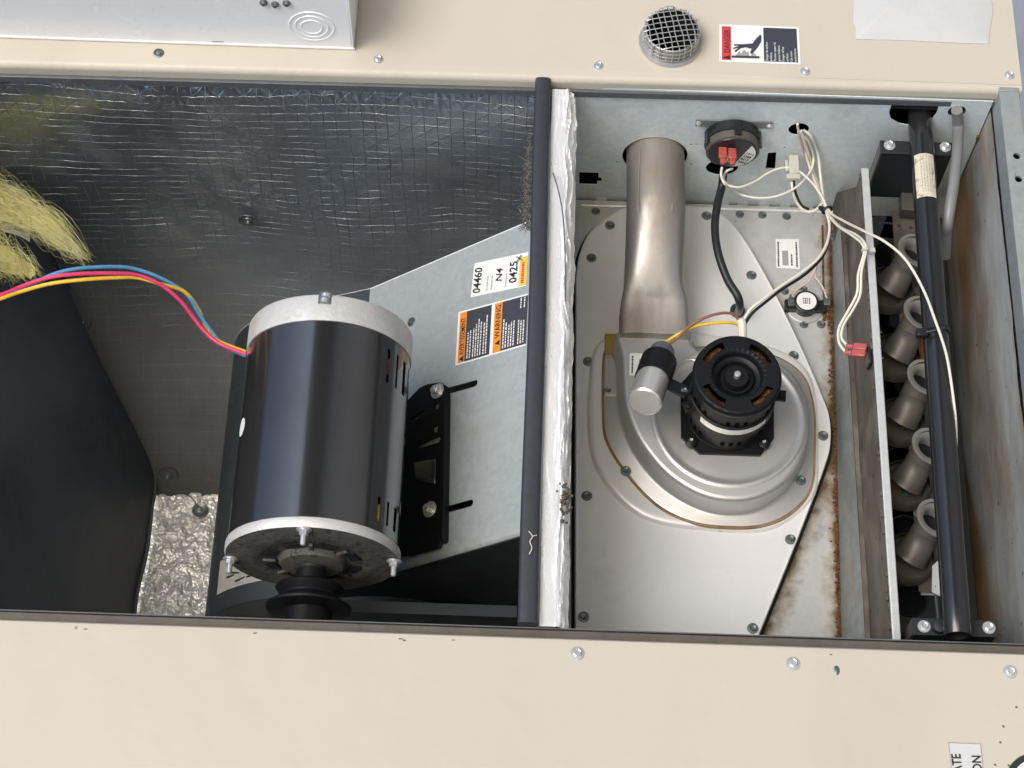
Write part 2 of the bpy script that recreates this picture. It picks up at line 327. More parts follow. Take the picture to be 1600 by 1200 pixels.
class Sticker:
    """flat label; corners TL, TR, BR, BL as the photo shows them"""
    def __init__(s, corners, parent, m, name='sticker', label=None, th=.0003):
        s.c = [Vector(p) for p in corners]; s.n = (s.c[1] - s.c[0]).cross(s.c[3] - s.c[0]).normalized()
        if s.n.dot(CAM - s.c[0]) < 0: s.n = -s.n
        s.top = .0004 + th
        b = B(); lo = [p + s.n * .0004 for p in s.c]; hi = [p + s.n * s.top for p in s.c]; b.loft([lo, hi])
        s.o = obj(name, b, m, parent, label=label, flat=True); s.k = s.top + .00012
    def pt(s, a, b, h=0): return (s.c[0] * (1 - a) + s.c[1] * a) * (1 - b) + (s.c[3] * (1 - a) + s.c[2] * a) * b + s.n * h
    def poly(s, sts, m, name='printed_area', h=0):
        b = B(); k = s.k + h; b.loft([[s.pt(*q, h=s.top - .00005) for q in sts], [s.pt(*q, h=k) for q in sts]]); return obj(name, b, m, s.o, flat=True)
    def rect(s, a0, b0, a1, b1, m, name='printed_area', h=0): return s.poly([(a0, b0), (a1, b0), (a1, b1), (a0, b1)], m, name, h)
    def up(s, body, a, b, size, m, name='lettering', h=.0001, **k):    # reads from bottom to top of the photo
        xd = (s.pt(a, 0) - s.pt(a, 1)).normalized(); yd = (s.pt(0, b) - s.pt(1, b)); yd = (yd - xd * yd.dot(xd)).normalized()
        return text(body, size, m, s.o, s.pt(a, b, s.k + h), xd, yd, name, **k)
    def dashes(s, cols, m, b0, b1, name='small_print', wd=.02, h=.0001, ragged=.25):
        b = B(); k = s.k + h
        for a in cols:
            end = b0 + (b1 - b0) * rnd.uniform(0, ragged); y = b1
            while y > end:
                ln = rnd.uniform(.02, .07); y2 = max(end, y - ln)
                b.loft([[s.pt(a, y, k), s.pt(a + wd, y, k), s.pt(a + wd, y2, k), s.pt(a, y2, k)], [s.pt(a, y, k + .00005), s.pt(a + wd, y, k + .00005), s.pt(a + wd, y2, k + .00005), s.pt(a, y2, k + .00005)]])
                y = y2 - .014
        return obj(name, b, m, s.o, flat=True)
def wire(px, r, m, name, label, cat='wire', group=None, parent=None, seg=10, kind=None):
    """px: (x, y, w) triples"""
    px = [(x, y, max(w, Pv(x, y, VT).z + .006) if y < 330 and x > 900 and abs(Pv(x, y, VT).z - w) > .0005 and y > 170 else w) for x, y, w in px]
    b = B(); b.tube([P(x, y, w) for x, y, w in px], r, seg, 8)
    return obj(name, b, m, parent, label=label, cat=cat, group=group)

VT = .349                     # the inner top wall of the cabinet
# ---------------------------------------------------------------- ground
g = B(); g.grid((1.0, -60, -60), V * 120, W * 120, 4, 4); o = obj('roof_surface', g, roof_m, flat=True, kind='structure')

g = B(); g.box((-2.6, .3, 8.0), (1.02, 11, 12.0)); g.box((-2.75, .2, 7.9), (-2.61, 11.1, 12.1)); o = obj('unseen_reflection_wall', g, mat('reflection_wall_dark', (.03, .028, .027), (.02, .019, .018), rough=.9, scale=8), flat=True, kind='structure')  # unseen wall, added for the dark band it reflects in the motor
# ---------------------------------------------------------------- outer cabinet
UR = P(1598, 136, 0).x; UL = -.95; VB = -.75; VTOP = .80; WB = -1.12
cab = thing('unit_cabinet', 'beige sheet-metal cabinet body enclosing the two open compartments', 'cabinet', (UR, 0, WB))
b = B(); b.box((UL, VB, WB - .01), (UR, VTOP, WB)); obj('back_panel', b, galv, cab, flat=True)
b = B(); b.box((UR - .004, VB, WB + .001), (UR, VTOP, -.012)); obj('side_panel', b, beige, cab, flat=True)
b = B(); b.box((UL - .01, VB, WB + .001), (UL, VTOP, -.012)); obj('top_cover', b, beige, cab, flat=True)
b = B(); b.box((UL + .001, VTOP - .01, WB + .001), (UR - .005, VTOP, -.012)); obj('end_panel', b, beige, cab, flat=True)
b = B(); b.box((UL + .001, VB, WB + .001), (UR - .005, VB + .01, -.012)); obj('end_panel', b, beige, cab, flat=True)

# ---------------------------------------------------------------- upper beige panel
v0 = P(780, 128, -.008).y
kv = (P(1540, 148, -.008).y - v0) / (P(1540, 148, 0).x - P(780, 128, 0).x)
def vs_(u): return kv * (u - P(780, 128, 0).x)
up = thing('upper_access_panel', 'beige painted metal panel with a folded lower edge, above the open compartments', 'panel', (0, v0, 0))
uR = P(1589, 68, 0).x
prof = [(v0 + .0125, 0), (v0 + .0095, -.0003)]
for a in range(0, 91, 10):
    t = math.radians(a); prof.append((v0 + .007 - .007 * math.sin(t), -.0075 + .007 * math.cos(t)))
prof += [(v0, -.016), (v0 + .0015, -.016), (v0 + .0015, -.009), (v0 + .009, -.0025), (v0 + .0125, -.0025)]
b = B(); vh_ = P(1047, 66, 0)
b.plate([(UL, v0 + .0125), (uR, v0 + .0125), (uR, VTOP), (UL, VTOP)], [circ(vh_.x, vh_.y, .0268, 48)], lambda a, c: (a, c, 0), lambda a, c: (a, c, -.0025)); b.loft([[Vector((u, v + (vs_(u) if v < v0 + .012 else 0), w)) for v, w in prof] for u in [UL + (uR - UL) * i / 40 for i in range(41)]]); obj('panel_sheet', b, beige, up)
b = B(); b.loft([[Vector((u, v + vs_(u), w)) for v, w in ((v0 - .0035, -.0262), (v0 - .0035, -.0165), (v0 + .0008, -.0165), (v0 + .0008, -.0262))] for u in (UL, uR - .018)]); obj('frame_rail', b, rail_m, up, bevel=.0008)
for x, y in ((591, 93), (935, 103), (1258, 112), (1577, 118)): screw(P(x, y, 0), .0052, up)
b = B(); p = P(248, 83, 0); b.lathe(p, W, [(.0055, -.0004), (.0055, .0006), (.0045, .001), (.004, .0002), (.0028, .0001), (.0028, .0013), (.001, .0018)], 24); obj('rivet', b, dull, up)
# the overpainted sheet at the upper right
ol = [(1336, -60), (1552, -60), (1549, 0), (1551, 20), (1546, 50), (1545, 69), (1500, 68), (1440, 65), (1390, 63), (1337, 62), (1337, 45), (1333, 35), (1334, 10)]
b = B(); q = outline(ol, 0, 120, smooth=False); b.loft([ring3(q, .0003), ring3(q, .0009), ring3(offset(q, -.0005), .0011)])
obj('blank_patch', b, old_sheet, up, label='plain white repair patch with torn edges')
# danger sticker
w0 = 0
st = Sticker([P(1124, 38.5), P(1248, 43), P(1251, 101.5), P(1124, 97)], up, paper, label='danger label with a red stripe and a hand over a hot surface')
st.rect(.03, .05, .145, .95, red_ink, 'red_stripe'); st.rect(.55, .05, .97, .95, ink_grey, 'dark_block')
st.up('DANGER', .13, .76, .0085, ink, bold=.0001, sx=.86)
st.poly([(.045, .9), (.135, .9), (.09, .9), (.13, .9), (.13, .82), (.045, .86)][0:1] + [(.13, .93), (.13, .82), (.05, .875)], ink, 'warning_triangle', h=.0001)
def pxp(pts, m, name, lift=.0012):
    b = B(); q = UV([(970 + x / 5, y / 5) for x, y in pts], 0); b.plate(q, [], lambda a, c: (a, c, lift), lambda a, c: (a, c, lift - .0003)); return obj(name, b, m, st.o, flat=True)
pxp([(1088, 275), (1098, 285), (1096, 330), (1066, 378), (1025, 427), (1008, 417), (1022, 386), (975, 374), (935, 382), (896, 412), (886, 403), (922, 374), (880, 389), (876, 379), (930, 360), (885, 362), (885, 350), (960, 350), (1028, 344), (1058, 304)], ink_grey, 'hand_symbol')
pxp([(893, 440), (925, 405), (940, 425), (962, 392), (985, 415), (995, 404), (1004, 440)], grey_ink, 'heat_symbol', .0011)
pxp([(1015, 440), (1032, 410), (1042, 428), (1050, 420), (1056, 440)], grey_ink, 'heat_symbol', .0011)
pxp([(865, 438), (1083, 444), (1083, 460), (865, 455)], ink_grey, 'hot_surface_bar', .0011)
for i, t in enumerate(('Danger de surface', 'brûlante.', 'Peuvent causer de', 'graves brûlures.', 'Danger of hot', 'surfaces.', 'Can cause', 'severe burns.')):
    st.up(t, .60 + i * .05, .94, .0036, ink_white, sx=.9)
# vent with wire screen
vent = thing('exhaust_vent', 'round metal vent outlet capped by a square wire screen, on the upper beige panel', 'vent', P(1047, 62, 0))
c = P(1047, 66, 0); R0 = .0325
b = B(); b.lathe(c, W, [(R0 * .84, -.03), (R0 * .84, .003), (R0 * .98, .003), (R0, .0018), (R0, .0005), (R0 * .99, -.0002)], 64, cap0=False, cap1=False); obj('flange_ring', b, steel, vent)
b = B(); b.lathe(c, W, [(R0 * .795, .0195), (R0 * .79, -.03)], 48, cap0=False, cap1=True); obj('pipe_mouth', b, void, vent)
b = B(); b.lathe(c, W, [(R0 * .84, .0005), (R0 * .84, .020), (R0 * .80, .0205), (R0 * .80, .001)], 48, False, False); obj('outlet_collar', b, flue, vent)
b = B(); rr = R0 * .88; sp = .0064; hz = .0235; k = -5
ca, sa = math.cos(.2), math.sin(.2)
for ax in (0, 1):
    for i in range(-5, 6):
        off = (i + .3) * sp
        if abs(off) >= rr: continue
        h = math.sqrt(rr * rr - off * off); pts = []
        for t in (-1.0, -.98, -.75, -.5, -.25, 0, .25, .5, .75, .98, 1.0):
            a, d = (off, h * t) if ax == 0 else (h * t, off)
            a += .0006 * math.sin(i * 3 + t * 4); z = hz - (.0022 * abs(t) ** 3) + (.0005 if (i + round(t * 4)) % 2 else 0)
            pts.append(c + Vector((a * ca - d * sa, a * sa + d * ca, z)))
        for e in (0, -1):
            q = pts[e].copy(); rad = (q - c); rad.z = 0; q2 = c + rad.normalized() * rr; q2.z = c.z + .0035 + rnd.uniform(0, .002)
            pts = [q2] + pts if e == 0 else pts + [q2]
        b.tube(pts, .00052, 6, 0)
for z in (.016, .010, .005):
    b.tube([c + Vector((rr * math.cos(t * math.pi / 18), rr * math.sin(t * math.pi / 18), z + .0006 * math.sin(t))) for t in range(37)], .00052, 6, 0)
obj('wire_screen', b, steel, vent)

# ---------------------------------------------------------------- junction box
vj = P(549, 77.5, 0).y
jb = thing('junction_box', 'white metal electrical box with a round knockout, top left of the photo', 'electrical box', P(270, 60, 0))
uj = P(551, 77, 0).x
b = B(); b.box((-.80, vj, .0006), (uj, vj + .12, .105)); obj('box_body', b, white_paint, jb, bevel=.0015)
b = B(); b.box((-.80, vj - .0012, .0008), (uj + .0025, vj + .0005, .0035)); b.box((uj + .0002, vj - .001, .002), (uj + .0016, vj + .12, .103)); obj('folded_flange', b, white_paint, jb, bevel=.0005)
kc = Pv(487, 41, vj)
b = B()
for r_, h_ in ((.0225, .0009), (.0165, .0013), (.0105, .0017)):
    b.lathe(kc + Vector((0, -.0000, 0)), -V, [(r_ + .001, -.0003), (r_ + .0006, h_), (r_ - .0006, h_), (r_ - .001, h_ - .0006)], 48, cap0=False, cap1=True)
obj('knockout', b, white_paint, jb)
for x, y in ((412, 3), (430, 6), (448, 4)):
    b = B(); b.lathe(Pv(x, y, vj), -V, [(.004, -.0005), (.004, .002), (.002, .004)], 12); obj('conduit_screw', b, dull, jb)
b = B(); q = Pv(340, 65, vj); b.obox(q, U, W, V, .006, .0006, .0003); obj('scratch_mark', b, grey_ink, jb)

# ---------------------------------------------------------------- lower beige panel
vb_ = P(800, 992, 0).y
lo = thing('lower_access_panel', 'plain cream metal panel closing the cabinet below the openings', 'panel', (0, vb_, 0))
prof = [(VB, .0), (vb_ - .006, 0), (vb_ - .0025, -.0008), (vb_ - .0008, -.0028), (vb_, -.006), (vb_, -.010), (vb_ - .002, -.010), (vb_ - .006, -.003), (VB, -.003)]
b = B(); b.loft([[Vector((u, v, w)) for v, w in prof] for u in [UL + (UR - UL) * i / 40 for i in range(41)]]); obj('panel_sheet', b, beige, lo)
b = B(); b.box((UL, vb_ - .02, -.02), (UR - .02, vb_ + .0098, -.0115)); obj('frame_rail', b, brown_rail, lo, bevel=.001)
b = B(); b.box((UL, vb_ + .0105, -.0195), (UR - .02, vb_ + .0115, -.0112)); obj('rail_lip', b, rail_m, lo)
for x, y in ((902, 1021), (1239, 1037), (1578, 1050)): screw(P(x, y, 0), .0062, lo)
b = B(); q = outline([(1303, 1043), (1307, 1040), (1311, 1043), (1312, 1050), (1309, 1055), (1304, 1053)], 0, 20); b.loft([ring3(q, .0002), ring3(offset(q, -.0006), .0006)]); obj('paint_chip', b, dull, lo)
st = Sticker([P(1481.5, 1160), P(1532, 1162), P(1560, 1420), P(1510, 1420)], lo, old_sheet, label='worn pale label with black lettering along the cabinet')
st.rect(.0, 0, 1, .006, grey_ink, 'border_line'); st.rect(0, .006, .02, 1, grey_ink, 'border_line'); st.rect(.98, .006, 1, 1, grey_ink, 'border_line')
def up_end(stk, body, a, ytop, size, **k):
    o = stk.up(body, a, .5, size, ink, align='RIGHT', **k); bpy.context.view_layer.update()
    xd = (stk.pt(a, 0) - stk.pt(a, 1)).normalized(); p = P(*ytop, stk.top)
    mt = o.matrix_local.copy(); mt.translation = p - ORG[o] + stk.n * .0006; o.matrix_local = mt
up_end(st, 'ATE', .3, (1500, 1178), .0112, bold=.0002, sx=.82); up_end(st, 'ION', .9, (1531.5, 1180), .0112, bold=.0002, sx=.82)
b = B(); p = P(1623, 1228, 0); b.lathe(p + W * .0004, W, [(.028, 0), (.028, .0004)], 48); rs = obj('round_sticker', b, ink, lo, label='round black and white emblem at the corner')
b = B(); b.lathe(p + W * .0008, W, [(.0225, 0), (.0225, .0003)], 48); obj('white_centre', b, paper, rs)
b = B()
for x, y in ((1555, 1195), (1576, 1196), (1563, 1160), (1588, 1105), (1568, 1135), (1513, 1178)):
    q = P(x, y, 0); b.lathe(q + W * .0001, W, [(.0011, 0), (.0007, .0004)], 8)
obj('dirt_specks', b, dull, lo, kind='stuff')
b = B()
for i in range(8):
    x = rnd.choice((rnd.uniform(380, 420), rnd.uniform(620, 720), rnd.uniform(110, 140), rnd.uniform(1290, 1350))); q = P(x, 965 + x * .0365 + 12.5, 0); q.z = .0002; q.y = vb_ - rnd.uniform(.0062, .0085)
    b.obox(q, U, V, W, rnd.uniform(.0005, .002), rnd.uniform(.0003, .0007), .0002)
obj('edge_chips', b, dull, lo, kind='stuff')

# ---------------------------------------------------------------- corner post (right)
uP = P(1564, 165, 0).x
post = thing('corner_post', 'galvanised steel corner post with punched holes at the right edge of the opening', 'post', (uP, 0, 0))
vpt = P(1575, 137, 0).y
hl = [circ(P(x, y, 0).x, P(x, y, 0).y, .0038, 16) for x, y in ((1589, 243), (1592, 279))]
b = B(); b.plate([(uP, vb_ - .02), (UR - .0045, vb_ - .02), (UR - .0045, vpt), (uP, vpt)], hl, lambda a, c: (a, c, -.0005 if True else 0), lambda a, c: (a, c, -.004)); obj('post_face', b, post_steel, post, bevel=.0006)
b = B(); b.box((uP, vb_ - .02, -.030), (uP + .002, vpt, -.0042)); obj('post_return', b, post_steel, post)
b = B(); b.box((uP + .004, vpt - .05, -.02), (UR - .006, vb_, -.019)); obj('post_backing', b, void, post)
b = B(); b.box((uP, P(1575, 143, 0).y, -.0003), (UR - .0045, P(1575, 137, 0).y, .0006)); obj('folded_tab', b, post_steel, post, bevel=.0003)
# right wall of the furnace compartment
uW = uP - .002
b = B(); N_ = Vector((-1, 0, 0))
b.grid((uW, vb_ - .12, -.42), W * .39, V * (VT - vb_ + .12), 60, 120, lambda p: .0012 * noise.noise(p * 14) + .0005 * noise.noise(p * 60), N_)
rw = obj('furnace_side_wall', b, rust_wall, label='rust-streaked grey metal wall on the right side of the furnace compartment', cat='wall')
b = B()
for (x, y) in ((1525, 208), (1528, 212), (1522, 204)):
    q = Pu(x, y, uW - .001); b.obox(q, V, W, U, .005, .003, .0015)
obj('rust_flakes', b, rust_m, label='dark flake of rusted metal peeling off the right compartment wall', cat='rust', kind='stuff')

# ---------------------------------------------------------------- top wall of the furnace compartment (galvanised) with its holes
WV = -.222
uA = P(866, 150, -.02).x; wall_t = thing('galvanised_top_wall', 'bluish galvanised sheet with punched holes, upper wall of the furnace compartment', 'wall', (.25, VT, WV))
def hv(x, y): q = Pv(x, y, VT); return q.x, q.z
holes = []
fx = hv(1023, 245)[0]; FLW = -.131
holes.append(circ(fx, -.134, .0352, 48))
hx_, hz_ = hv(1128, 262); holes.append(circ(hx_, hz_ , .0175, 32, .015))
hx2, hz2 = hv(1248, 202); holes.append(circ(hx2, hz2, .0108, 24, .011))
hx3, hz3 = hv(1495, 174); holes.append(circ(hx3, hz3, .0092, 24, .0095))
def pq(pts): return [hv(x, y) for x, y in pts]
holes.append(pq([(905, 269), (935, 270), (935, 277), (940, 278), (940, 284), (933, 284), (933, 289), (905, 288)]))
holes.append(pq([(1200, 239), (1213, 238), (1211, 264), (1196, 264)]))
holes.append(pq([(1398, 158), (1468, 161), (1464, 176), (1457, 186), (1448, 190), (1420, 196), (1404, 193), (1392, 186), (1389, 176), (1392, 166)]))
for x, y in ((964, 253), (1080, 257), (1088, 226), (1080, 226), (1226, 231)): holes.append(circ(*hv(x, y), .0016, 8))
b = B(); b.plate([(uA, -.014), (uW - .001, -.014), (uW - .001, -.43), (uA, -.43)], holes, lambda a, c: (a, VT, c), lambda a, c: (a, VT + .0012, c))
obj('wall_sheet', b, galv, wall_t, flat=True)
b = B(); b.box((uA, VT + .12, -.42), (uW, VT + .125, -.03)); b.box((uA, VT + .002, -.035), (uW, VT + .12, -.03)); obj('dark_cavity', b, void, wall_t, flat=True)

# vestibule plate behind the collector
vp = thing('vestibule_plate', 'stained silver back plate of the furnace compartment, rust line down its right side', 'panel', (.2, 0, WV))
uS0 = P(1300, 470, WV); uS1 = P(1313, 1008, WV)
dirl = (uS1 - uS0).normalized(); nl = Vector((dirl.y, -dirl.x, 0)); off = nl.dot(uS0 - ORG[vp])
e0 = P(1292, 730, WV); e1 = P(1185, 1003, WV); d2 = (e1 - e0).normalized(); n2 = Vector((d2.y, -d2.x, 0)); off2 = n2.dot(e0 - ORG[vp])
vest_r = mat('rust_lined_steel', (.58, .58, .565), (.47, .475, .465), rough=.42, metal=.35, scale=45, c3=(.28, .235, .15), s3=14, t3=(.6, .8), c4=(.12, .10, .07), s4=150, t4=(.68, .72), bump=.3, bscale=150, bdist=.0008,
             lines=[(nl.x, nl.y, 0, off, .015, .040, 38, (.17, .105, .03)), (nl.x, nl.y, 0, off, .0060, .013, 90, (.06, .024, .012)), (n2.x, n2.y, 0, off2, .022, .046, 50, (.10, .07, .03))])
vtop_e = P(1120, 319, WV)
b = B(); b.box((uA + .01, vb_ - .14, WV - .002), (P(1335, 320, WV).x, vtop_e.y, WV)); obj('plate_sheet', b, vest_r, vp, bevel=.001)
b = B(); b.tube([P(908, 321, WV + .001), P(1334, 332, WV + .001)], .0018, 8, 0); obj('folded_edge', b, cover_m, vp)
b = B()
for x in (940, 1130, 1160, 1194, 1226, 1262): b = B(); q = P(x, 312 + (x - 900) * .03, WV - .003); b.obox(q, U, V, W, .006, .006, .001); obj('edge_tab', b, vest, vp)
for x, y in ((931, 330), (1156, 335), (1191, 336), (1229, 338), (1302, 370), (1226, 455), (1255, 452), (1256, 507), (1283, 507)): screw(P(x, y, WV), .0048, vp, HEXD)
st = Sticker([P(1212, 374, WV), P(1248, 374, WV), P(1250, 421, WV), P(1213, 419, WV)], vp, paper, label='small white label with printed numbers')
st.dashes([.06, .84], ink, .08, .95, wd=.07, ragged=.1); st.dashes([.62], ink, .5, .9, wd=.07); st.rect(.26, .4, .52, .9, grey_ink, 'printed_block')
b = B(); b.tube([P(1285, 352, WV + .0006), P(1287, 470, WV + .0006)], .0012, 6, 0); obj('rust_run', b, rust_m, vp)
b = B()
for i in range(70):
    t = rnd.random(); q = e0.lerp(e1, t) + n2 * rnd.uniform(-.001, .004); q.z = WV + .0005
    a = rnd.uniform(-1.2, 1.2); L_ = rnd.uniform(.002, .006)
    dd = (n2 if n2.x > 0 else -n2); dd = Matrix.Rotation(a, 3, 'Z') @ dd
    b.tube([q, q + dd * L_ * .5 + W * .0006, q + dd * L_ + V * rnd.uniform(-.001, .001)], .00022, 4, 2)
obj('dust_fluff', b, dull, vp, kind='stuff')

# collector cover -----------------------------------------------------
WC = WV + .012
cov = thing('collector_cover', 'large silver stamped cover plate behind the small fan motor, screwed round its edge', 'cover plate', P(1100, 1000, WV))
opx = [(899, 1060), (899, 800), (900, 430), (906, 395), (922, 362), (955, 335), (990, 322), (1090, 322), (1122, 331), (1147, 352), (1175, 392), (1210, 455), (1255, 548), (1288, 625), (1297, 655), (1298, 690), (1290, 725), (1245, 845), (1158, 1060)]
cpts = UV(opx, WC); q = []
full = [Vector(p) for p in cpts]; seg1 = spline(full[2:], 6)
q = resample([full[0], full[1]] + seg1, 220)
b = B(); b.loft([ring3(offset(q, .0004), WV + .0005), ring3(offset(q, .0006), WV + .004), ring3(q, WC - .001), ring3(offset(q, -.0006), WC), ring3(offset(q, -.0014), WC), ring3(offset(q, -.0024), WC - .0012), ring3(offset(q, -.006), WC - .0012)])
obj('cover_sheet', b, cover_m, cov, ang=50)
b = B(); b.loft([ring3(offset(q, .0036), WV + .0002), ring3(offset(q, .0030), WV + .0030)]); obj('dark_gap_strip', b, void, cov)  # black strip painted in for the dark gap round the cover
for x, y in ((953, 352), (924, 403), (919, 565), (917, 775), (912, 964), (1104, 337), (1174, 430), (1240, 556), (1286, 681), (1235, 843), (1176, 982)): screw(P(x, y, WC - .001), .0056, cov, HEXD)
# raised bead that follows the fan housing
bead = outline([(926, 600), (926, 690), (945, 745), (985, 790), (1030, 812), (1100, 822), (1180, 826), (1226, 810), (1268, 768), (1272, 700), (1271, 640), (1258, 585), (1215, 552), (1120, 530), (1000, 520), (940, 540)], WC, 120)
b = B(); b.loft([ring3(offset(bead, .005), WC - .0018), ring3(offset(bead, .003), WC + .002), ring3(bead, WC + .0035), ring3(offset(bead, -.004), WC + .0035)], cap0=False); obj('raised_bead', b, cover_m, cov, ang=60)
text('SUPRA', .0095, cover_m, cov, P(1142, 925, WC - .0008), V, -U, 'embossed_mark') if False else None
b = B()
for i, (x, y, h) in enumerate(((1124, 868, 30), (1138, 872, 40))):
    for k in range(5): q_ = P(x, y + k * h / 4, WC - .0013); b.obox(q_, U, V, W, .0022, .0011, .0004)
obj('embossed_marks', b, cover_m, cov)

# fan (inducer) housing -------------------------------------------------
ih = thing('fan_housing', 'silver snail-shaped draft fan housing bolted on the stamped cover plate', 'fan housing', P(1120, 800, WC))
WG = WC + .0045
gp = outline([(946, 552), (944, 640), (950, 690), (985, 745), (1030, 790), (1080, 814), (1130, 822), (1190, 820), (1235, 800), (1266, 762), (1271, 700), (1270, 640), (1255, 590), (1215, 560), (1150, 543), (1080, 545), (1000, 548), (962, 550)], WG, 140)
b = B(); b.loft([ring3(offset(gp, .0028), WC + .0026), ring3(offset(gp, .0022), WG)]); obj('gasket', b, tan_gasket, ih)
b = B(); b.loft([ring3(gp, WG + .0002), ring3(gp, WG + .0014), ring3(offset(gp, -.0008), WG + .0018)]); obj('base_flange', b, steel, ih)
b = B(); p1 = P(945, 523, WG); p2 = P(963, 556, WG); b.box((p1.x, p2.y, WC), (p2.x, p1.y, WG + .003)); obj('gasket_tab', b, amber, ih, bevel=.0008)
b = B(); p1 = P(943, 560, WG); p2 = P(962, 620, WG); b.box((p1.x + .001, p2.y, WG + .0002), (p2.x, p1.y, WG + .0028)); obj('flange_strip', b, steel, ih, bevel=.0006)
WT = WG + .034
vo = outline([(971, 512), (971, 560), (973, 610), (980, 645), (1000, 690), (1040, 738), (1090, 770), (1140, 782), (1190, 775), (1235, 745), (1260, 698), (1265, 650), (1255, 608), (1228, 572), (1185, 552), (1130, 548), (1098, 550), (1080, 536), (1075, 512)], WT, 150)
b = B(); b.loft([ring3(offset(vo, .0055), WG + .0019), ring3(offset(vo, .0035), WG + .0024), ring3(offset(vo, .0018), WG + .0045), ring3(offset(vo, .0004), WT - .006), ring3(offset(vo, -.0006), WT - .0022), ring3(offset(vo, -.0028), WT - .0005), ring3(offset(vo, -.0055), WT)])
obj('volute', b, steel, ih, ang=80)
cc = P(1139, 651, WT); r0 = (P(1255, 651, WT) - P(1023, 651, WT)).length / 2
b = B(); b.lathe(cc, W, [(r0 + .0045, -.0006), (r0 + .002, .0014), (r0, .0018), (r0 - .0022, .0010), (r0 - .0035, .0002), (r0 - .008, .00015)], 96, cap0=False); obj('raised_ring', b, steel, ih, ang=70)
b = B(); b.tube([P(1050, 600, WT + .0003), P(1056, 575, WT + .0003), P(1078, 562, WT + .0003), P(1098, 572, WT + .0003), P(1105, 590, WT)], .0022, 8, 8); obj('stamped_rib', b, steel, ih)
for x, y in ((950, 611), (978, 736), (1251, 751)): screw(P(x, y, WG + .0016), .0056, ih, HEXD)
st = Sticker([P(984, 552, WT), P(1006, 553, WT), P(1004, 588, WT), P(983, 587, WT)], ih, paper); st.dashes([.15, .7], ink, .1, .9, wd=.12)
b = B(); q_ = P(1128, 826, WC); b.obox(q_, U, V, W, .0035, .003, .0003); obj('rust_patch', b, rust_m, ih)

# flue pipe ---------------------------------------------------------------
fl = thing('flue_pipe', 'stainless steel flue tube rising from the fan housing through the hole in the top wall', 'pipe', P(1020, 520, FLW))
pa = P(979, 300, FLW); pb = P(1070, 300, FLW); fr = (pb.x - pa.x) / 2; fu = (pa.x + pb.x) / 2
# fitted to the photo's lean
rings = []; WFE = WG + .025
def frnd(cx, v, cw, hw, hd, e, n=64):
    r = []
    for j in range(n):
        t = 2 * math.pi * j / n; c_, s_ = math.cos(t), math.sin(t)
        r.append(Vector((cx + hw * math.copysign(abs(c_) ** e, c_), v, cw + hd * math.copysign(abs(s_) ** e, s_))))
    return r
vtr0 = P(1020, 300, FLW + fr).y; vtr1 = P(1020, 476, WG + .046).y; vtr2 = P(1020, 520, WG + .047).y
f0 = P(969, 500, WT).x; f1 = P(1076, 500, WT).x; fc = (f0 + f1) / 2; fw = (f1 - f0) / 2
for v in (VT + .06, VT - .02, vtr0): rings.append(frnd(fu, v, FLW, fr, fr, 1))
for t in (.08, .16, .25, .35, .45, .52, .6, .68, .76, .84, .92, 1):
    s_ = t ** 1.25
    s2 = max(0, (t - .72) / .28); s2 = s2 * s2 * (3 - 2 * s2); rings.append(frnd(fu + (fc - fu) * s2, vtr0 + (vtr1 - vtr0) * t, FLW * (1 - s_) + WFE * s_, fr * (1 - s2) + fw * s2, fr * (1 - s_) + .022 * s_, 1 - .66 * s_))
rings.append(frnd(fc, vtr2 + .002, WFE, fw, .022, .3)); rings.append(frnd(fc, vtr2, WFE, fw, .0215, .3))
b = B(); b.loft(rings, cap0=False); obj('pipe_wall', b, flue, fl, ang=60)
b = B(); b.tube([P(1000, 230, FLW + fr * .83), P(996, 330, FLW + fr * .83)], .0005, 6, 0); b.tube([P(1051, 235, FLW + fr * .78), P(1050, 330, FLW + fr * .78)], .0005, 6, 0); obj('seam_bead', b, steel, fl)

# inducer motor -----------------------------------------------------------
im = thing('draft_fan_motor', 'small round black fan motor with slotted face and copper windings showing, on the silver housing', 'motor', P(1137, 650, WT))
WM0 = WT + .003
sq = UV([(1064, 600), (1090, 570), (1190, 570), (1209, 600), (1209, 685), (1188, 712), (1092, 709), (1064, 684)], WM0)
b = B(); b.plate(sq, [], lambda a, c: (a, c, WM0 + .002), lambda a, c: (a, c, WM0 - .003)); obj('mounting_plate', b, black_satin, im, bevel=.0008)
ctr = P(1137, 652, WM0 + .002); fcp = P(1153, 583, WM0 + .098)
rM = (P(1222, 585, WM0 + .09) - P(1085, 585, WM0 + .09)).length / 2
ctr = Vector((fcp.x, fcp.y, WM0 + .002))
LM = .094
def cyl_holes(bb, c, r, z0, z1, n, rows, holes_fn):
    zs = sorted(set(rows)); vs = []
    for z in zs:
        for j in range(n): t = 2 * math.pi * j / n; vs.append(c + Vector((r * math.cos(t), r * math.sin(t), z)))
    fs = []
    for i in range(len(zs) - 1):
        for j in range(n):
            if holes_fn(j, i): continue
            a = i * n + j; d = i * n + (j + 1) % n; fs.append((a, d, d + n, a + n))
    bb.add(vs, fs)
b = B()   # rear half of the shell, then belt, then front half
cyl_holes(b, ctr, rM * .93, 0, 0, 60, [.004, .011, .020, .036], lambda j, i: i == 1 and (j - 43) % 10 in (0, 2, 4))
obj('rear_shell', b, black_satin, im)
b = B(); b.lathe(ctr, W, [(rM * .6, .001), (rM * .90, .002), (rM * .945, .004), (rM * .90, .0045)], 64, False, False); b.lathe(ctr, W, [(rM * .93, .036), (rM * 1.0, .037), (rM * 1.0, .058), (rM * .965, .059)], 72, False, False); obj('stator_band', b, black_satin, im)
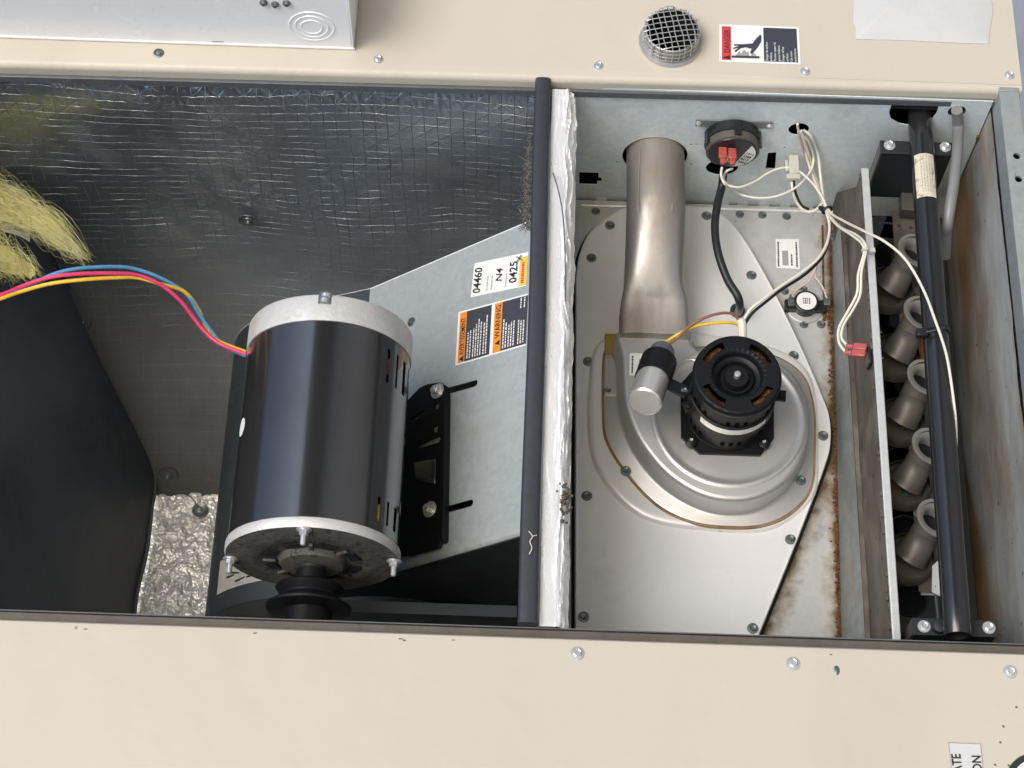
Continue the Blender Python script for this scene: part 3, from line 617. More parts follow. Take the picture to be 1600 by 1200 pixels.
b = B(); cyl_holes(b, ctr, rM * .955, 0, 0, 60, [.059, .0605, .069, LM - .010], lambda j, i: i == 1 and (j - 43) % 10 in (0, 2, 4)); obj('front_shell', b, black_satin, im)
b = B(); b.lathe(ctr, W, [(rM * .86, .003), (rM * .86, LM - .012)], 48, False, False); obj('inner_core', b, void, im)
# front cap: rounded rim with arc slots
b = B(); b.lathe(ctr, W, [(rM * .955, LM - .012), (rM * 1.0, LM - .010), (rM * 1.02, LM - .005), (rM * .995, LM - .0012), (rM * .95, LM)], 72, False, False)
n = 96; r1, r2, r3, r4 = rM * .95, rM * .86, rM * .70, rM * .60
vs = []
for r in (r1, r2, r3, r4):
    for j in range(n): t = 2 * math.pi * j / n; vs.append(ctr + Vector((r * math.cos(t), r * math.sin(t), LM)))
fs = []
for i in range(3):
    for j in range(n):
        ph = (j % 24)
        if i == 1 and 6 <= ph <= 17: continue
        a = i * n + j; d = i * n + (j + 1) % n; fs.append((a, d, d + n, a + n))
b.add(vs, fs)
b.lathe(ctr, W, [(rM * .60, LM), (rM * .57, LM - .001), (rM * .54, LM - .008), (rM * .44, LM - .0095), (rM * .40, LM - .013), (rM * .30, LM - .013), (rM * .285, LM - .007), (rM * .26, LM - .005), (rM * .13, LM - .005)], 64, False, True)
b.lathe(ctr, W, [(rM * .42, LM - .0105), (rM * .40, LM - .008), (rM * .38, LM - .0105)], 48, False, False)
obj('end_cap', b, black_satin, im, ang=50)
b = B(); b.lathe(ctr, W, [(rM * .075, LM - .006), (rM * .075, LM + .001), (rM * .05, LM + .002)], 20); obj('shaft_tip', b, steel, im)
for a0 in range(4):
    b = B()
    for k in range(11):
        t = math.radians(a0 * 90 + 24 + k * 4.4); c1_ = ctr + Vector((math.cos(t) * rM * .70, math.sin(t) * rM * .70, LM - .012)); c2_ = ctr + Vector((math.cos(t + .05) * rM * .88, math.sin(t + .05) * rM * .88, LM - .013))
        b.tube([c1_, (c1_ + c2_) / 2 + W * rnd.uniform(.002, .006), c2_], rnd.uniform(.0011, .0018), 6, 3)
    obj('copper_winding', b, copper, im)
b = B(); t0, t1 = math.radians(222), math.radians(318); nn = 24
r_ = rM * 1.0 + .0004
b.add([ctr + Vector((r_ * math.cos(t0 + (t1 - t0) * i / nn), r_ * math.sin(t0 + (t1 - t0) * i / nn), z)) for z in (.046, .0565) for i in range(nn + 1)], [(i, i + 1, i + nn + 2, i + nn + 1) for i in range(nn)])
obj('motor_label', b, alu_can, im, label='silver wraparound rating strip')
for sx_, (x, y) in enumerate(((1080, 690), (1194, 693))):
    p = P(x, y, WM0 + .004); b = B(); b.lathe(p - W * .003, W, [(.0062, 0), (.0062, .005), (.004, .0065)], 16); obj('corner_post', b, black_satin, im); screw(p + W * .003, .0026, im)
b = B()
for a in (-2.75, .0 - .06):
    d = Vector((math.cos(a), math.sin(a), 0)); t = W.cross(d); b.obox(ctr + d * (rM * 1.09) + W * .055, d, t, W, rM * .14, .006, .0015)
    b.lathe(ctr + d * (rM * 1.13) + W * .0565, W, [(.0034, 0), (.0034, .002), (.0015, .0025)], 6)
obj('clamp_ears', b, black_satin, im, bevel=.0006)

# capacitor ---------------------------------------------------------------
cp0 = P(1007, 629, WT + .075); cp1 = P(1033, 555, WT + .042)
axc = (cp1 - cp0).normalized(); Lc = (cp1 - cp0).length; rc = .0170
cap = thing('run_capacitor', 'silver cylinder capacitor with a grey rubber cap, strapped beside the small fan motor', 'capacitor', cp0)
b = B(); b.lathe(cp0, axc, [(rc * .9, 0), (rc, .0015), (rc, Lc * .82)], 48); obj('can', b, alu_can, cap)
b = B(); b.lathe(cp0 - axc * .0003, axc, [(rc * .88, 0), (rc * .90, .0008)], 48); obj('can_end', b, alu_flat, cap)
b = B(); b.lathe(cp0 + axc * Lc * .47, axc, [(rc + .0002, 0), (rc + .0014, .0004), (rc + .0014, Lc * .40), (rc + .0002, Lc * .40 + .0004)], 48, False, False); obj('clamp_band', b, black_satin, cap)
b = B(); b.lathe(cp0 + axc * Lc * .82, axc, [(rc * .98, 0), (rc * .93, .001), (rc * .8, .002)], 48); obj('top_seal', b, tan_gasket, cap)
b = B(); b.lathe(cp0 + axc * Lc * .84, axc, [(rc * .80, 0), (rc * .76, .004), (rc * .74, .020), (rc * .66, .0225), (rc * .4, .023)], 40); obj('rubber_cap', b, grey_rubber, cap)
b = B(); aa = cp0 + axc * Lc * .55; bb = ctr + Vector((-rM * 1.02, -.008, .062)); 
dxy = (bb - aa); L2 = dxy.length; dx = dxy.normalized(); up_ = (axc - dx * axc.dot(dx)).normalized(); zz = dx.cross(up_)
b.obox((aa + bb) / 2, dx, up_, zz, L2 / 2, .0085, .001); obj('bracket_arm', b, black_satin, cap, bevel=.0006); screw(bb - dx * .006 + (zz if zz.z > 0 else -zz) * .001, .0036, cap, HEXD)

# motor leads
wire([(1042, 541, -.14), (1058, 528, -.13), (1080, 508, -.125), (1105, 495, -.12), (1130, 489, -.12), (1148, 492, -.125), (1155, 505, -.13)], .0015, wire_brown, 'motor_lead', 'brown wire arching from the capacitor cap to the small fan motor')
wire([(1036, 537, -.14), (1060, 522, -.13), (1085, 510, -.128), (1115, 505, -.125), (1140, 504, -.125), (1155, 508, -.13)], .0016, wire_yel, 'motor_lead', 'yellow wire from the capacitor cap to the small fan motor')
wire([(1158, 500, -.128), (1160, 512, -.13), (1160, 530, -.135)], .0046, wire_w, 'lead_sleeve', 'cream sleeve gathering the leads at the top of the small fan motor', 'sleeve')

# ---------------------------------------------------------------- pressure switch
psc = Pv(1147, 222, VT - .022); psr = .0285; ps = thing('pressure_switch', 'round black and grey pressure switch with two red terminals, hanging on the top wall', 'switch', (psc.x, VT, psc.z))
psc = Vector((psc.x, VT - .003, Pv(1150, 238, VT - .026).z))
b = B(); b.box((psc.x - .040, VT - .002, psc.z - .006 + .016), (psc.x + .040, VT - .0004, psc.z + .006 + .016)); obj('mounting_strap', b, grey_cable, ps, bevel=.0005)
for sx_ in (-1, 1): screw((psc.x + sx_ * .0375, VT - .002, psc.z + .016), .0036, ps, HEX, -V)
b = B(); b.lathe(psc, -V, [(psr * .9, 0), (psr, .001), (psr, .010), (psr * 1.04, .0105), (psr * 1.04, .0135), (psr, .014)], 64, True, False); obj('rear_half', b, black_pl, ps)
b = B(); b.lathe(psc - V * .0138, -V, [(psr * .99, 0), (psr * .99, .0085), (psr * .93, .0095)], 64, False, True); obj('front_half', b, brown_pl, ps)
b = B(); b.lathe(psc - V * .0234, -V, [(psr * .92, -.001), (psr * .90, .0008), (psr * .82, .001)], 48); obj('face', b, black_pl, ps)
for a in (.3, 1.5, 2.8, 4.1, 5.3):
    b = B(); d = Vector((math.cos(a), 0, math.sin(a))); b.obox(psc - V * .012 + d * psr * 1.02, d, V, d.cross(V), .0018, .009, .0035); obj('side_clip', b, black_pl, ps, bevel=.0004)
# half-moon label with print
fz = psc - V * .0246
def face(a, r): return fz + Vector((math.cos(a) * r, 0, math.sin(a) * r))
b = B(); arc = [face(math.radians(t), psr * .84) for t in range(-62, 63, 4)]
rot = Matrix.Rotation(math.radians(22), 3, 'Y'); arc = [fz + rot @ (p - fz) for p in arc]
b.loft([arc, [p - V * .0004 for p in arc]]); lb = obj('face_label', b, paper, ps, label='half-moon white printed label', flat=True)
b = B()
for k in range(16):
    i, j = k % 4, k // 4; p = Vector((psr * (.46 + j * .08), 0, psr * (-.34 + i * .2))); p = fz + rot @ p - V * .0006; b.obox(p, (rot @ U), (rot @ W), V, psr * rnd.uniform(.01, .03), psr * rnd.uniform(.04, .085), .0001)
obj('small_print', b, ink, lb, flat=True)
wend = []
for i, (x, y) in enumerate(((1129, 240), (1144, 242))):
    p = P(x, y, psc.z + .010); b = B(); b.box((p.x - .0042, p.y - .006, p.z - .003), (p.x + .0042, p.y + .007, p.z + .003)); b.box((p.x - .0028, p.y - .0125, p.z - .0024), (p.x + .0028, p.y - .0055, p.z + .0024)); obj('terminal_connector', b, red_conn, ps, bevel=.0009); wend.append(p)
b = B(); p = P(1137, 248, psc.z + .004); b.box((p.x - .008, p.y - .003, p.z - .003), (p.x + .008, p.y + .003, p.z + .003)); obj('terminal_block', b, yellow_pl, ps, bevel=.0008)
zsw = psc.z + .010
# rubber hose
wire([(1131, 262, -.165), (1128, 290, -.165), (1121, 320, -.165), (1117, 355, -.165), (1122, 395, -.165), (1136, 435, -.168), (1152, 462, -.170), (1156, 478, -.18), (1154, 488, -.20)], .0044, rubber, 'rubber_hose', 'black rubber hose curving down from the pressure switch across the silver cover', 'hose', seg=14)
b = B(); b.lathe(P(1152, 486, WC), W, [(.008, -.001), (.008, .003), (.0055, .005)], 24); obj('hose_grommet', b, rubber, label='black grommet where the rubber hose enters the silver cover', cat='grommet')
# plug connector
pc = P(1240, 262, -.118)
pl_ = thing('plug_connector', 'translucent white nylon plug hanging below the wire hole in the top wall', 'connector', pc)
b = B(); b.box((pc.x - .0055, pc.y - .010, pc.z - .005), (pc.x + .0055, pc.y + .014, pc.z + .005)); obj('plug_body', b, nylon, pl_, bevel=.0012)
b = B(); b.box((pc.x - .0085, pc.y - .016, pc.z - .004), (pc.x + .0065, pc.y - .0098, pc.z + .004)); b.box((pc.x - .0095, pc.y - .006, pc.z - .003), (pc.x - .0057, pc.y + .008, pc.z + .003)); obj('plug_latch', b, nylon, pl_, bevel=.0008)

# ---------------------------------------------------------------- white wiring
r = .00135; zh = Pv(1250, 203, VT).z
HW = 'white control wires'
wire([(1128, 262, zsw), (1127, 275, zsw + .002), (1134, 289, zsw + .002), (1152, 302, -.12), (1180, 309, -.12), (1212, 307, -.12), (1245, 292, -.12), (1266, 268, -.125), (1271, 245, -.13), (1264, 222, -.135), (1249, 206, zh), (1246, 194, zh)], r, wire_w, 'control_wire', 'white wire from the left red terminal sweeping low and up into the wire hole', group=HW)
wire([(1144, 264, zsw), (1135, 268, zsw + .002), (1131, 280, -.125), (1140, 290, -.12), (1158, 292, -.118), (1180, 283, -.118), (1205, 268, -.115), (1228, 262, -.115), (1250, 269, -.115), (1270, 287, -.12), (1284, 307, -.125), (1292, 325, -.13)], r, wire_w, 'control_wire', 'white wire humping from the right terminal to the tied bundle', group=HW)
wire([(1255, 203, zh), (1268, 214, -.135), (1278, 240, -.13), (1282, 275, -.13), (1286, 305, -.13), (1291, 330, -.13), (1296, 352, -.13), (1293, 378, -.125), (1280, 402, -.12), (1255, 424, -.12), (1222, 446, -.12), (1192, 468, -.12), (1172, 484, -.125), (1160, 504, -.13)], r * 1.15, wire_w, 'control_wire', 'white wire from the wire hole through the tie down to the small fan motor', group=HW)
wire([(1296, 352, -.135), (1294, 380, -.13), (1282, 405, -.128), (1256, 430, -.128), (1222, 452, -.128), (1195, 473, -.128), (1176, 489, -.13), (1164, 506, -.133)], r * 1.2, rubber, 'black_wire', 'black wire lying right below the white motor lead')
wire([(1250, 205, zh), (1257, 222, -.145), (1266, 250, -.143), (1276, 285, -.14), (1288, 318, -.135), (1295, 333, -.13), (1312, 354, -.10), (1336, 366, -.07), (1350, 378, -.052), (1353, 392, -.050), (1346, 425, -.055), (1344, 460, -.06), (1332, 485, -.07), (1318, 508, -.075), (1315, 528, -.075), (1325, 541, -.075)], r, wire_w, 'control_wire', 'white wire looping from the bundle down to the upper red connector', group=HW)
wire([(1252, 204, zh), (1262, 235, -.14), (1271, 265, -.138), (1282, 300, -.135), (1292, 330, -.128), (1306, 350, -.10), (1330, 367, -.07), (1346, 380, -.052), (1350, 395, -.050), (1341, 428, -.055), (1339, 458, -.06), (1325, 486, -.07), (1311, 512, -.075), (1311, 535, -.075), (1322, 551, -.075)], r, wire_w, 'control_wire', 'white wire paired alongside it, ending at the lower red connector', group=HW)
wire([(1253, 206, zh), (1260, 245, -.136), (1276, 290, -.133), (1296, 330, -.125), (1318, 345, -.09), (1350, 361, -.05), (1380, 376, -.03), (1408, 398, -.026), (1428, 425, -.024), (1447, 462, -.022), (1461, 500, -.022), (1471, 528, -.022), (1480, 560, -.023), (1488, 610, -.028), (1493, 655, -.036), (1494, 692, -.046), (1491, 712, -.060), (1482, 730, -.075)], r, wire_w, 'control_wire', 'long white wire crossing the pale divider and following the black pipe', group=HW)
wire([(1247, 206, zh), (1253, 228, -.15), (1264, 262, -.148), (1280, 305, -.145), (1292, 335, -.14), (1297, 358, -.15), (1290, 385, -.18), (1277, 412, -.20), (1272, 425, -.205), (1262, 441, -.207), (1246, 452, -.207), (1238, 463, -.205)], .0011, wire_p, 'thin_wire', 'thin pinkish wire branching to the left terminal of the limit switch')
wire([(1298, 345, -.15), (1292, 378, -.19), (1279, 405, -.205), (1274, 430, -.207), (1280, 440, -.207), (1287, 452, -.207), (1292, 466, -.205)], .0011, wire_p, 'thin_wire', 'thin pinkish wire branching to the right terminal of the limit switch')
wire([(1237, 284, -.118), (1239, 302, -.125), (1246, 318, -.135), (1258, 330, -.14), (1273, 329, -.14), (1284, 318, -.138)], .0014, wire_w, 'control_wire', 'short cream wire looping below the nylon plug to the bundle', group=HW)
wire([(1240, 282, -.119), (1243, 300, -.128), (1252, 320, -.138), (1264, 327, -.142)], .0014, rubber, 'black_wire', 'short black wire leaving the nylon plug')
def tie(p, ax, r, name_label, m=rubber, tail=None):
    b = B(); b.lathe(p - ax * .0015, ax, [(r, 0), (r + .0008, .0003), (r + .0008, .0027), (r, .003)], 24, False, False)
    if tail: b.obox(p + tail, ax, tail.normalized(), ax.cross(tail.normalized()), .0022, .003, .0018)
    return obj('cable_tie', b, m, label=name_label, cat='cable tie')
tie(P(1292, 328, -.131), Vector((.3, -.9, 0)).normalized(), .0055, 'small black tie gathering the white wires at the edge of the top wall', tail=Vector((-.0055, 0, .002)))
tie(P(1353, 391, -.050), Vector((.1, -1, 0)).normalized(), .0036, 'clear tie holding the paired white wires against the pale divider', nylon, tail=Vector((.006, 0, 0)))
# limit switch
ls = thing('limit_switch', 'small black thermal limit switch with a white disc label, screwed on the silver plate', 'switch', P(1257, 482, WV))
b = B(); lc = P(1257, 480, WV); b.lathe(lc, W, [(.0205, .0002), (.0205, .0016), (.0190, .0022)], 40); obj('base_disc', b, vest, ls)
b = B(); b.lathe(lc, W, [(.0135, .002), (.0135, .013), (.0128, .0138)], 40); b.box((lc.x - .0225, lc.y - .0085, WV + .002), (lc.x + .0225, lc.y + .0045, WV + .009)); obj('switch_body', b, black_pl, ls, bevel=.001)
b = B(); b.lathe(lc, W, [(.0108, .0138), (.0108, .0142)], 40); ld = obj('disc_label', b, paper, ls)
b = B()
for k in range(12): b.obox(lc + Vector(((k % 4 - 1.5) * .0022, (k // 4 - 1) * .0026, .0143)), U, V, W, rnd.uniform(.0004, .001), .0009, .0001)
obj('small_print', b, ink, ld, flat=True)
for x, y in ((1236, 473), (1292, 472)):
    b = B(); p = P(x, y, WV + .010); b.box((p.x - .0035, p.y - .005, p.z - .001), (p.x + .0035, p.y + .005, p.z + .003)); b.box((p.x - .0015, p.y + .003, p.z - .0005), (p.x + .0015, p.y + .010, p.z + .0015)); obj('spade_terminal', b, dull, ls, bevel=.0005)
b = B()
for i in range(40):
    p = P(1298 + rnd.gauss(0, 6), 478 + rnd.uniform(0, 28), WV + .0005); b.lathe(p, W, [(rnd.uniform(.001, .0028), 0), (.0006, rnd.uniform(.0006, .0018))], 7)
obj('rust_crust', b, rust_m, label='crusty brown rust built up beside the limit switch', cat='rust', kind='stuff')

# ---------------------------------------------------------------- sloping flange, brown divider wall and pale edge strip
WD = -.06
dv = thing('divider_wall', 'heat-browned steel wall with a pale zinc front edge, dividing the fan side from the burners', 'partition', P(1375, 1000, WV))
s0, s1 = P(1345, 262, WD), P(1397, 1014, WD); t0_, t1_ = P(1357, 262, WD), P(1408, 1014, WD)
uD = (s0.x + s1.x) / 2; thk = .0078
vD0 = s0.y; vD1 = vb_ - .12
WI = -.158
b = B(); b.box((uD, vD1, WD - .003), (uD + thk, vD0, WD)); obj('edge_strip', b, strip_m, dv, bevel=.0009)
b = B(); b.grid((uD + .0008, vD1, WV - .01), W * (WD - .003 - WV + .01), V * (vD0 - vD1 + .0), 30, 120, lambda p: .0009 * noise.noise(p * 22) , -U)
vv = len(b.v); obj('wall_face', b, brown, dv)
b = B(); b.box((uD + .0022, vD1, WV - .18), (uD + .0042, vD0, WD - .0035)); obj('wall_sheet', b, brown, dv)
b = B(); b.add([(uD + .0006, vD0 - .02, WD - .002), (uD + .0006, VT - .002, WV + .03), (uD + .0006, VT - .002, WV - .02), (uD + .0006, vD0 - .06, WV - .02)], [(0, 1, 2, 3)]); obj('upper_gusset', b, brown, dv)
b = B()
for i in range(36):
    p = Vector((uD - .0008, rnd.uniform(vb_, vD0), WD - .003 - rnd.uniform(0, .006))); b.obox(p, U, V, W, .0008, rnd.uniform(.001, .004), rnd.uniform(.0006, .002))
obj('rust_scale', b, brown, dv, kind='stuff')
sf0 = P(1304, 470, WV + .001); uI = P(1352, 1010, WI).x
fl_r = mat('rust_edged_flange', (.33, .36, .36), (.24, .27, .275), rough=.45, metal=.55, scale=70, c3=(.26, .2, .11), s3=16, t3=(.58, .75), c3stretch=(1, .4, 1), bump=.3, bscale=130, bdist=.0008)
sl = B(); n_ = 60
def sp_u(v): return uS0.x + (uS1.x - uS0.x) * (v - uS0.y) / (uS1.y - uS0.y) + .0012
vs = []
for j in range(n_ + 1):
    v = VT - .06 + (vb_ - .14 - VT + .06) * j / n_
    for k in range(9):
        t = k / 8; u = sp_u(v) + (uI - sp_u(v)) * t; w_ = WV + .0015 + (WI - WV) * t ** 1.4 + .001 * noise.noise(Vector((u * 30, v * 30, 0)))
        vs.append((u, v, w_))
sl.add(vs, [(j * 9 + k, j * 9 + k + 1, (j + 1) * 9 + k + 1, (j + 1) * 9 + k) for j in range(n_) for k in range(8)])
so = obj('sloped_flange', sl, fl_r, label='sloping grey steel flange with a rusted left edge beside the silver plate', cat='flange')
b = B(); b.grid((uI, vb_ - .14, WI), V * (VT - .06 - vb_ + .14), U * (uD - uI + .001), 60, 4, lambda p: .0006 * noise.noise(p * 40), W); obj('flange_return', b, brown, so)
b = B()
for i in range(900):
    v = rnd.uniform(vb_ - .02, P(1300, 490, WV).y); kk = max(0, noise.noise(Vector((v * 28, 0, 2))) + .35); s_ = sp_u(v) + rnd.gauss(-.0012, .0008 + .0030 * kk)
    if rnd.random() > .35 + kk: continue
    b.lathe((s_, v, WV + .0015), W, [(rnd.uniform(.0006, .0017), -.0008), (rnd.uniform(.0004, .001), rnd.uniform(.0004, .0011))], 6)
obj('rust_seam', b, rust_m, label='dark ragged line of rust along the seam beside the sloping flange', cat='rust', kind='stuff')
# red connectors
for i, (x, y, lab) in enumerate(((1338, 541, 'upper red spade connector on the brown divider wall'), (1336, 551, 'lower red spade connector on the brown divider wall'))):
    c_ = thing('spade_connector', lab, 'connector', P(x, y, -.075), 'red connectors on the divider wall')
    a = P(x - 16, y, -.075); d = P(x + 20, y + 3, -.067); ax_ = (d - a).normalized()
    b = B(); b.tube([a, a.lerp(d, .3)], .0026, 10, 0); obj('crimp_sleeve', b, red_conn, c_)
    b = B(); up_ = (V - ax_ * V.dot(ax_)).normalized(); b.obox(a.lerp(d, .62), ax_, up_, ax_.cross(up_), (d - a).length * .30, .0036, .0034); obj('insulator', b, red_conn, c_, bevel=.001)
b = B(); p = P(1358, 560, WD - .02); b.box((uD - .004, p.y - .012, WD - .022), (uD - .0005, p.y + .006, WD - .006)); obj('sensor_base', b, black_pl, dv, bevel=.0008)
for y in (525, 572): b = B(); p = Pu(1381, y, uD + .02); b.lathe((uD + .0045, p.y, WD - .03), U, [(.0016, 0), (.0016, .008), (.0004, .012)], 10); obj('screw_tip', b, zinc, dv)

# ---------------------------------------------------------------- burner bay
WH = -.24
bay = thing('heat_exchanger_plate', 'dark steel plate with round tube openings behind the burners', 'panel', P(1430, 900, WH))
hc = []
for i in range(7):
    p = P(1382 + 6.5 * i, 290 + 108 * i, WH); hc.append(circ(p.x, p.y, .0165, 28))
u1 = uD + .008; u2 = uW - .002
b = B(); b.plate([(u1, vb_ - .14), (u2, vb_ - .14), (u2, VT - .001), (u1, VT - .001)], hc, lambda a, c: (a, c, WH), lambda a, c: (a, c, WH - .002)); obj('plate_sheet', b, hx, bay, flat=True)
for q in hc:
    cx_ = sum(a for a, _ in q) / len(q); cy_ = sum(c for _, c in q) / len(q)
    b = B(); b.lathe((cx_, cy_, WH), W, [(.0185, .0003), (.0180, .002), (.0165, .001), (.0160, -.03), (.0158, -.08)], 32, False, True); obj('tube_mouth', b, hx, bay)
BP = [((1432, 392), (1391, 452)), ((1441, 490), (1400, 553)), ((1447, 590), (1407, 654)), ((1455, 698), (1414, 757)), ((1463, 810), (1421, 868))]
GB = 'row of burner tubes'
BL = ['topmost burner tube behind the black pipe', 'second burner tube from the top behind the black pipe', 'middle burner tube, next to the brown rusted bracket', 'second burner tube from the bottom behind the black pipe', 'lowest burner tube, above the bottom black bracket']
allb = list(BP)
for i, ((ax_, ay), (ex, ey)) in enumerate(BP):
    p0 = P(ax_, ay, -.105); p1 = P(ex + rnd.uniform(-2, 2), ey + rnd.uniform(-3, 3), -.136 + rnd.uniform(-.003, .003))
    t = thing('burner_tube', BL[i], 'burner', p1, GB); d = (p1 - p0).normalized(); L_ = (p1 - p0).length
    fd = Vector((.28, .12, 1)).normalized(); ro = .0172
    pts = [p0, p0 - fd * .006, p0.lerp(p1, .35) - fd * .010, p0.lerp(p1, .7), p1]
    b = B(); sp_ = spline(pts, 8); rings = []
    x = None
    for k, p in enumerate(sp_):
        tt = (sp_[min(k + 1, len(sp_) - 1)] - sp_[max(k - 1, 0)]).normalized() if k else -fd
        x = tt.orthogonal().normalized() if x is None else (x - tt * x.dot(tt)).normalized(); y_ = tt.cross(x); f = k / (len(sp_) - 1)
        rr = ro * (1.0 - .22 * math.sin(min(1, f * 1.6) * math.pi * .5) + .30 * max(0, f - .6) / .4)
        rings.append([p + (x * math.cos(2 * math.pi * j / 32) + y_ * math.sin(2 * math.pi * j / 32)) * rr for j in range(32)])
    b.loft(rings, False, True); obj('tube_body', b, burner_m, t)
    b = B(); b.lathe(p0, fd, [(ro * 1.0, -.003), (ro * 1.22, .0), (ro * 1.20, .0014), (ro * .84, .0006), (ro * .68, -.004), (ro * .62, -.014)], 40, False, False); obj('mouth_ring', b, mouth_m, t, ang=60)
    b = B(); b.lathe(p0, fd, [(ro * .61, -.013), (ro * .3, -.014)], 24); obj('throat', b, void, t)
    b = B(); b.lathe(p1, Vector((.0, 0, 1)), [(ro * 1.5, -.012), (ro * 1.5, .0), (ro * 1.35, .004)], 36, True, False); obj('flame_holder', b, burner_m, t)
# carryover rail
rail = thing('burner_rail', 'heat-browned slotted rail carrying the burner tubes', 'rail', P(1440, 700, -.15))
ra = P(1408, 330, -.150); rb = P(1452, 925, -.150); dr = (ra - rb).normalized(); ac = Vector((dr.y, -dr.x, 0)); LR = (ra - rb).length; hw = .024
hs = []
for k, f in enumerate((.20, .37, .54, .72)):
    yc = LR * (1 - f - .02); hs.append([(.004, yc - .007), (.011, yc - .004), (.011, yc + .007), (.004, yc + .004)]); hs.append(circ(.0035, yc + .019, .0013, 8, .0024))
b = B(); b.plate([(-.010, 0), (hw, 0), (hw, LR), (-.010, LR)], hs, lambda a, c: rb + ac * a + dr * c, lambda a, c: rb + ac * a + dr * c - W * .0012); obj('rail_sheet', b, brown, rail, bevel=.0004)
b = B(); b.plate([(-.006, 0), (hw, 0), (hw, LR), (-.006, LR)], [], lambda a, c: rb + ac * a + dr * c - W * .009, lambda a, c: rb + ac * a + dr * c - W * .010); obj('rear_sheet', b, strip_m, rail)
for x, y in ((1410, 473), (1415, 572), (1412, 664), (1425, 694), (1417, 769), (1434, 802), (1440, 887)): screw(P(x, y, -.148), .0048, rail, HEXD)
b = B(); q = P(1430, 540, -.149); b.plate(UV([(1437, 520), (1450, 505), (1450, 560), (1426, 585), (1424, 560)], -.149), [], lambda a, c: (a, c, -.149), lambda a, c: (a, c, -.150))
obj('rusted_tab', b, mat('orange_rust', (.36, .15, .045), (.22, .09, .03), rough=.8, scale=60), rail, label='orange rusted tab')
b = B(); b.plate(UV([(1457, 884), (1470, 872), (1474, 880), (1474, 934), (1456, 925)], -.12), [], lambda a, c: (a, c, -.12), lambda a, c: (a, c, -.1215)); obj('bright_plate', b, strip_m, rail, label='bright bare metal end plate')
b = B(); b.plate(UV([(1408, 288), (1414, 274), (1428, 272), (1440, 330), (1409, 327)], -.13), [], lambda a, c: (a, c, -.13), lambda a, c: (a, c, -.145)); b.tube([P(1400, 259, -.12), P(1424, 261, -.12)], .0016, 8, 0); obj('igniter_shield', b, burner_m, rail, bevel=.0008)
for q1, q2, r_ in ((P(1462, 930, -.11), P(1466, 968, -.11), .002), (P(1376, 348, -.2), P(1425, 352, -.2), .0015), (P(1379, 373, -.2), P(1425, 378, -.2), .0015)):
    b = B(); b.tube([q1, q2], r_, 8, 0); obj('rod', b, hx, rail)
# black brackets
def bracket(x0, x1, y0, y1, scr, label, wf):
    a = P(x0, y0, wf); c_ = P(x1, y1, wf); t = thing('support_bracket', label, 'bracket', a, 'black brackets across the burner bay')
    b = B(); b.box((a.x, c_.y, wf - .002), (c_.x, a.y, wf)); obj('bracket_face', b, black_matt, t, bevel=.0006)
    b = B(); b.box((a.x + .0015, c_.y + .001, wf - .085), (c_.x - .0015, c_.y + .0025, wf - .0022)); obj('bracket_flange', b, dark_steel, t)
    b = B(); b.box((a.x + .0005, c_.y + .003, wf - .085), (a.x + .002, a.y, wf - .0022)); obj('bracket_end', b, rust_m if False else burner_m, t)
    for x, y in scr: screw(P(x, y, wf), .0060, t)
    return t
bracket(1375, 1490, 219, 243, ((1390, 227), (1477, 230)), 'upper black bracket with two screws, behind the top of the black pipe', -.055)
bracket(1425, 1560, 965, 996, ((1444, 979), (1545, 981)), 'lower black bracket with two screws, behind the open end of the black pipe', -.045)
b = B(); b.lathe(P(1466, 982, -.045), W, [(.006, 0), (.006, .008), (.003, .009)], 14); obj('locating_stud', b, black_matt, label='short black stud beside the open end of the black pipe', cat='stud')

# black pipe ---------------------------------------------------------------
gp_ = thing('black_pipe', 'long glossy black pipe running down across the burner bay, open at its lower end', 'pipe', P(1495, 1000, -.012))
p0 = P(1436, 170, -.052); p1 = P(1496, 994, -.030); pr = .0125
q0 = p1 + (p0 - p1) * 1.15
b = B(); ax_ = (q0 - p1).normalized(); L_ = (q0 - p1).length
b.lathe(p1, ax_, [(pr * .72, .03), (pr * .72, .0), (pr * .95, -.0002), (pr, .001)] + [(pr * (1 + .012 * math.sin(k * 1.7)), .001 + L_ * k / 20) for k in range(1, 20)] + [(pr, L_)], 48, True, True); obj('pipe_tube', b, pipe_black, gp_, ang=50)
# label on the pipe
pn = (CAM - p1); pn = (pn - ax_ * pn.dot(ax_)).normalized(); sd_ = ax_.cross(pn)
def onpipe(s_, t, h=.0005): # s in -1..1 across, t along
    a = s_ * 1.0; c_ = p1 + ax_ * t; return c_ + (pn * math.cos(a) + sd_ * math.sin(a)) * (pr * 1.02 + h)
ta = (P(1445, 316, -.045) - p1).dot(ax_); tb = (P(1440, 247, -.045) - p1).dot(ax_)
b = B(); nn = 10; sgn = 1 if onpipe(.5, ta).x < onpipe(-.5, ta).x else -1
vs = [onpipe(sgn * (-.95 + 1.65 * i / nn), t) for t in (ta + (.006 if 0 else 0), tb) for i in range(nn + 1)]
b.add(vs, [(i, i + 1, i + nn + 2, i + nn + 1) for i in range(nn)]); pl2 = obj('pipe_label', b, paper_old, gp_, label='yellowed curling paper label')
b = B()
for k in range(5):
    s_ = sgn * (-.62 + k * .2)
    t = ta + .006
    while t < tb - .004:
        l_ = rnd.uniform(.001, .004); c0, c1_ = onpipe(s_, t, .0009), onpipe(s_ + .06, t, .0009); c2_, c3_ = onpipe(s_ + .06, t + l_, .0009), onpipe(s_, t + l_, .0009); b.add([c0, c1_, c2_, c3_], [(0, 1, 2, 3)]); t += l_ + .0012
obj('small_print', b, grey_ink, pl2, flat=True)
tt = (P(1468, 520, -.042) - p1).dot(ax_)
tz = thing('cable_tie', 'black ratchet tie binding the white wire to the black pipe', 'cable tie', p1 + ax_ * tt)
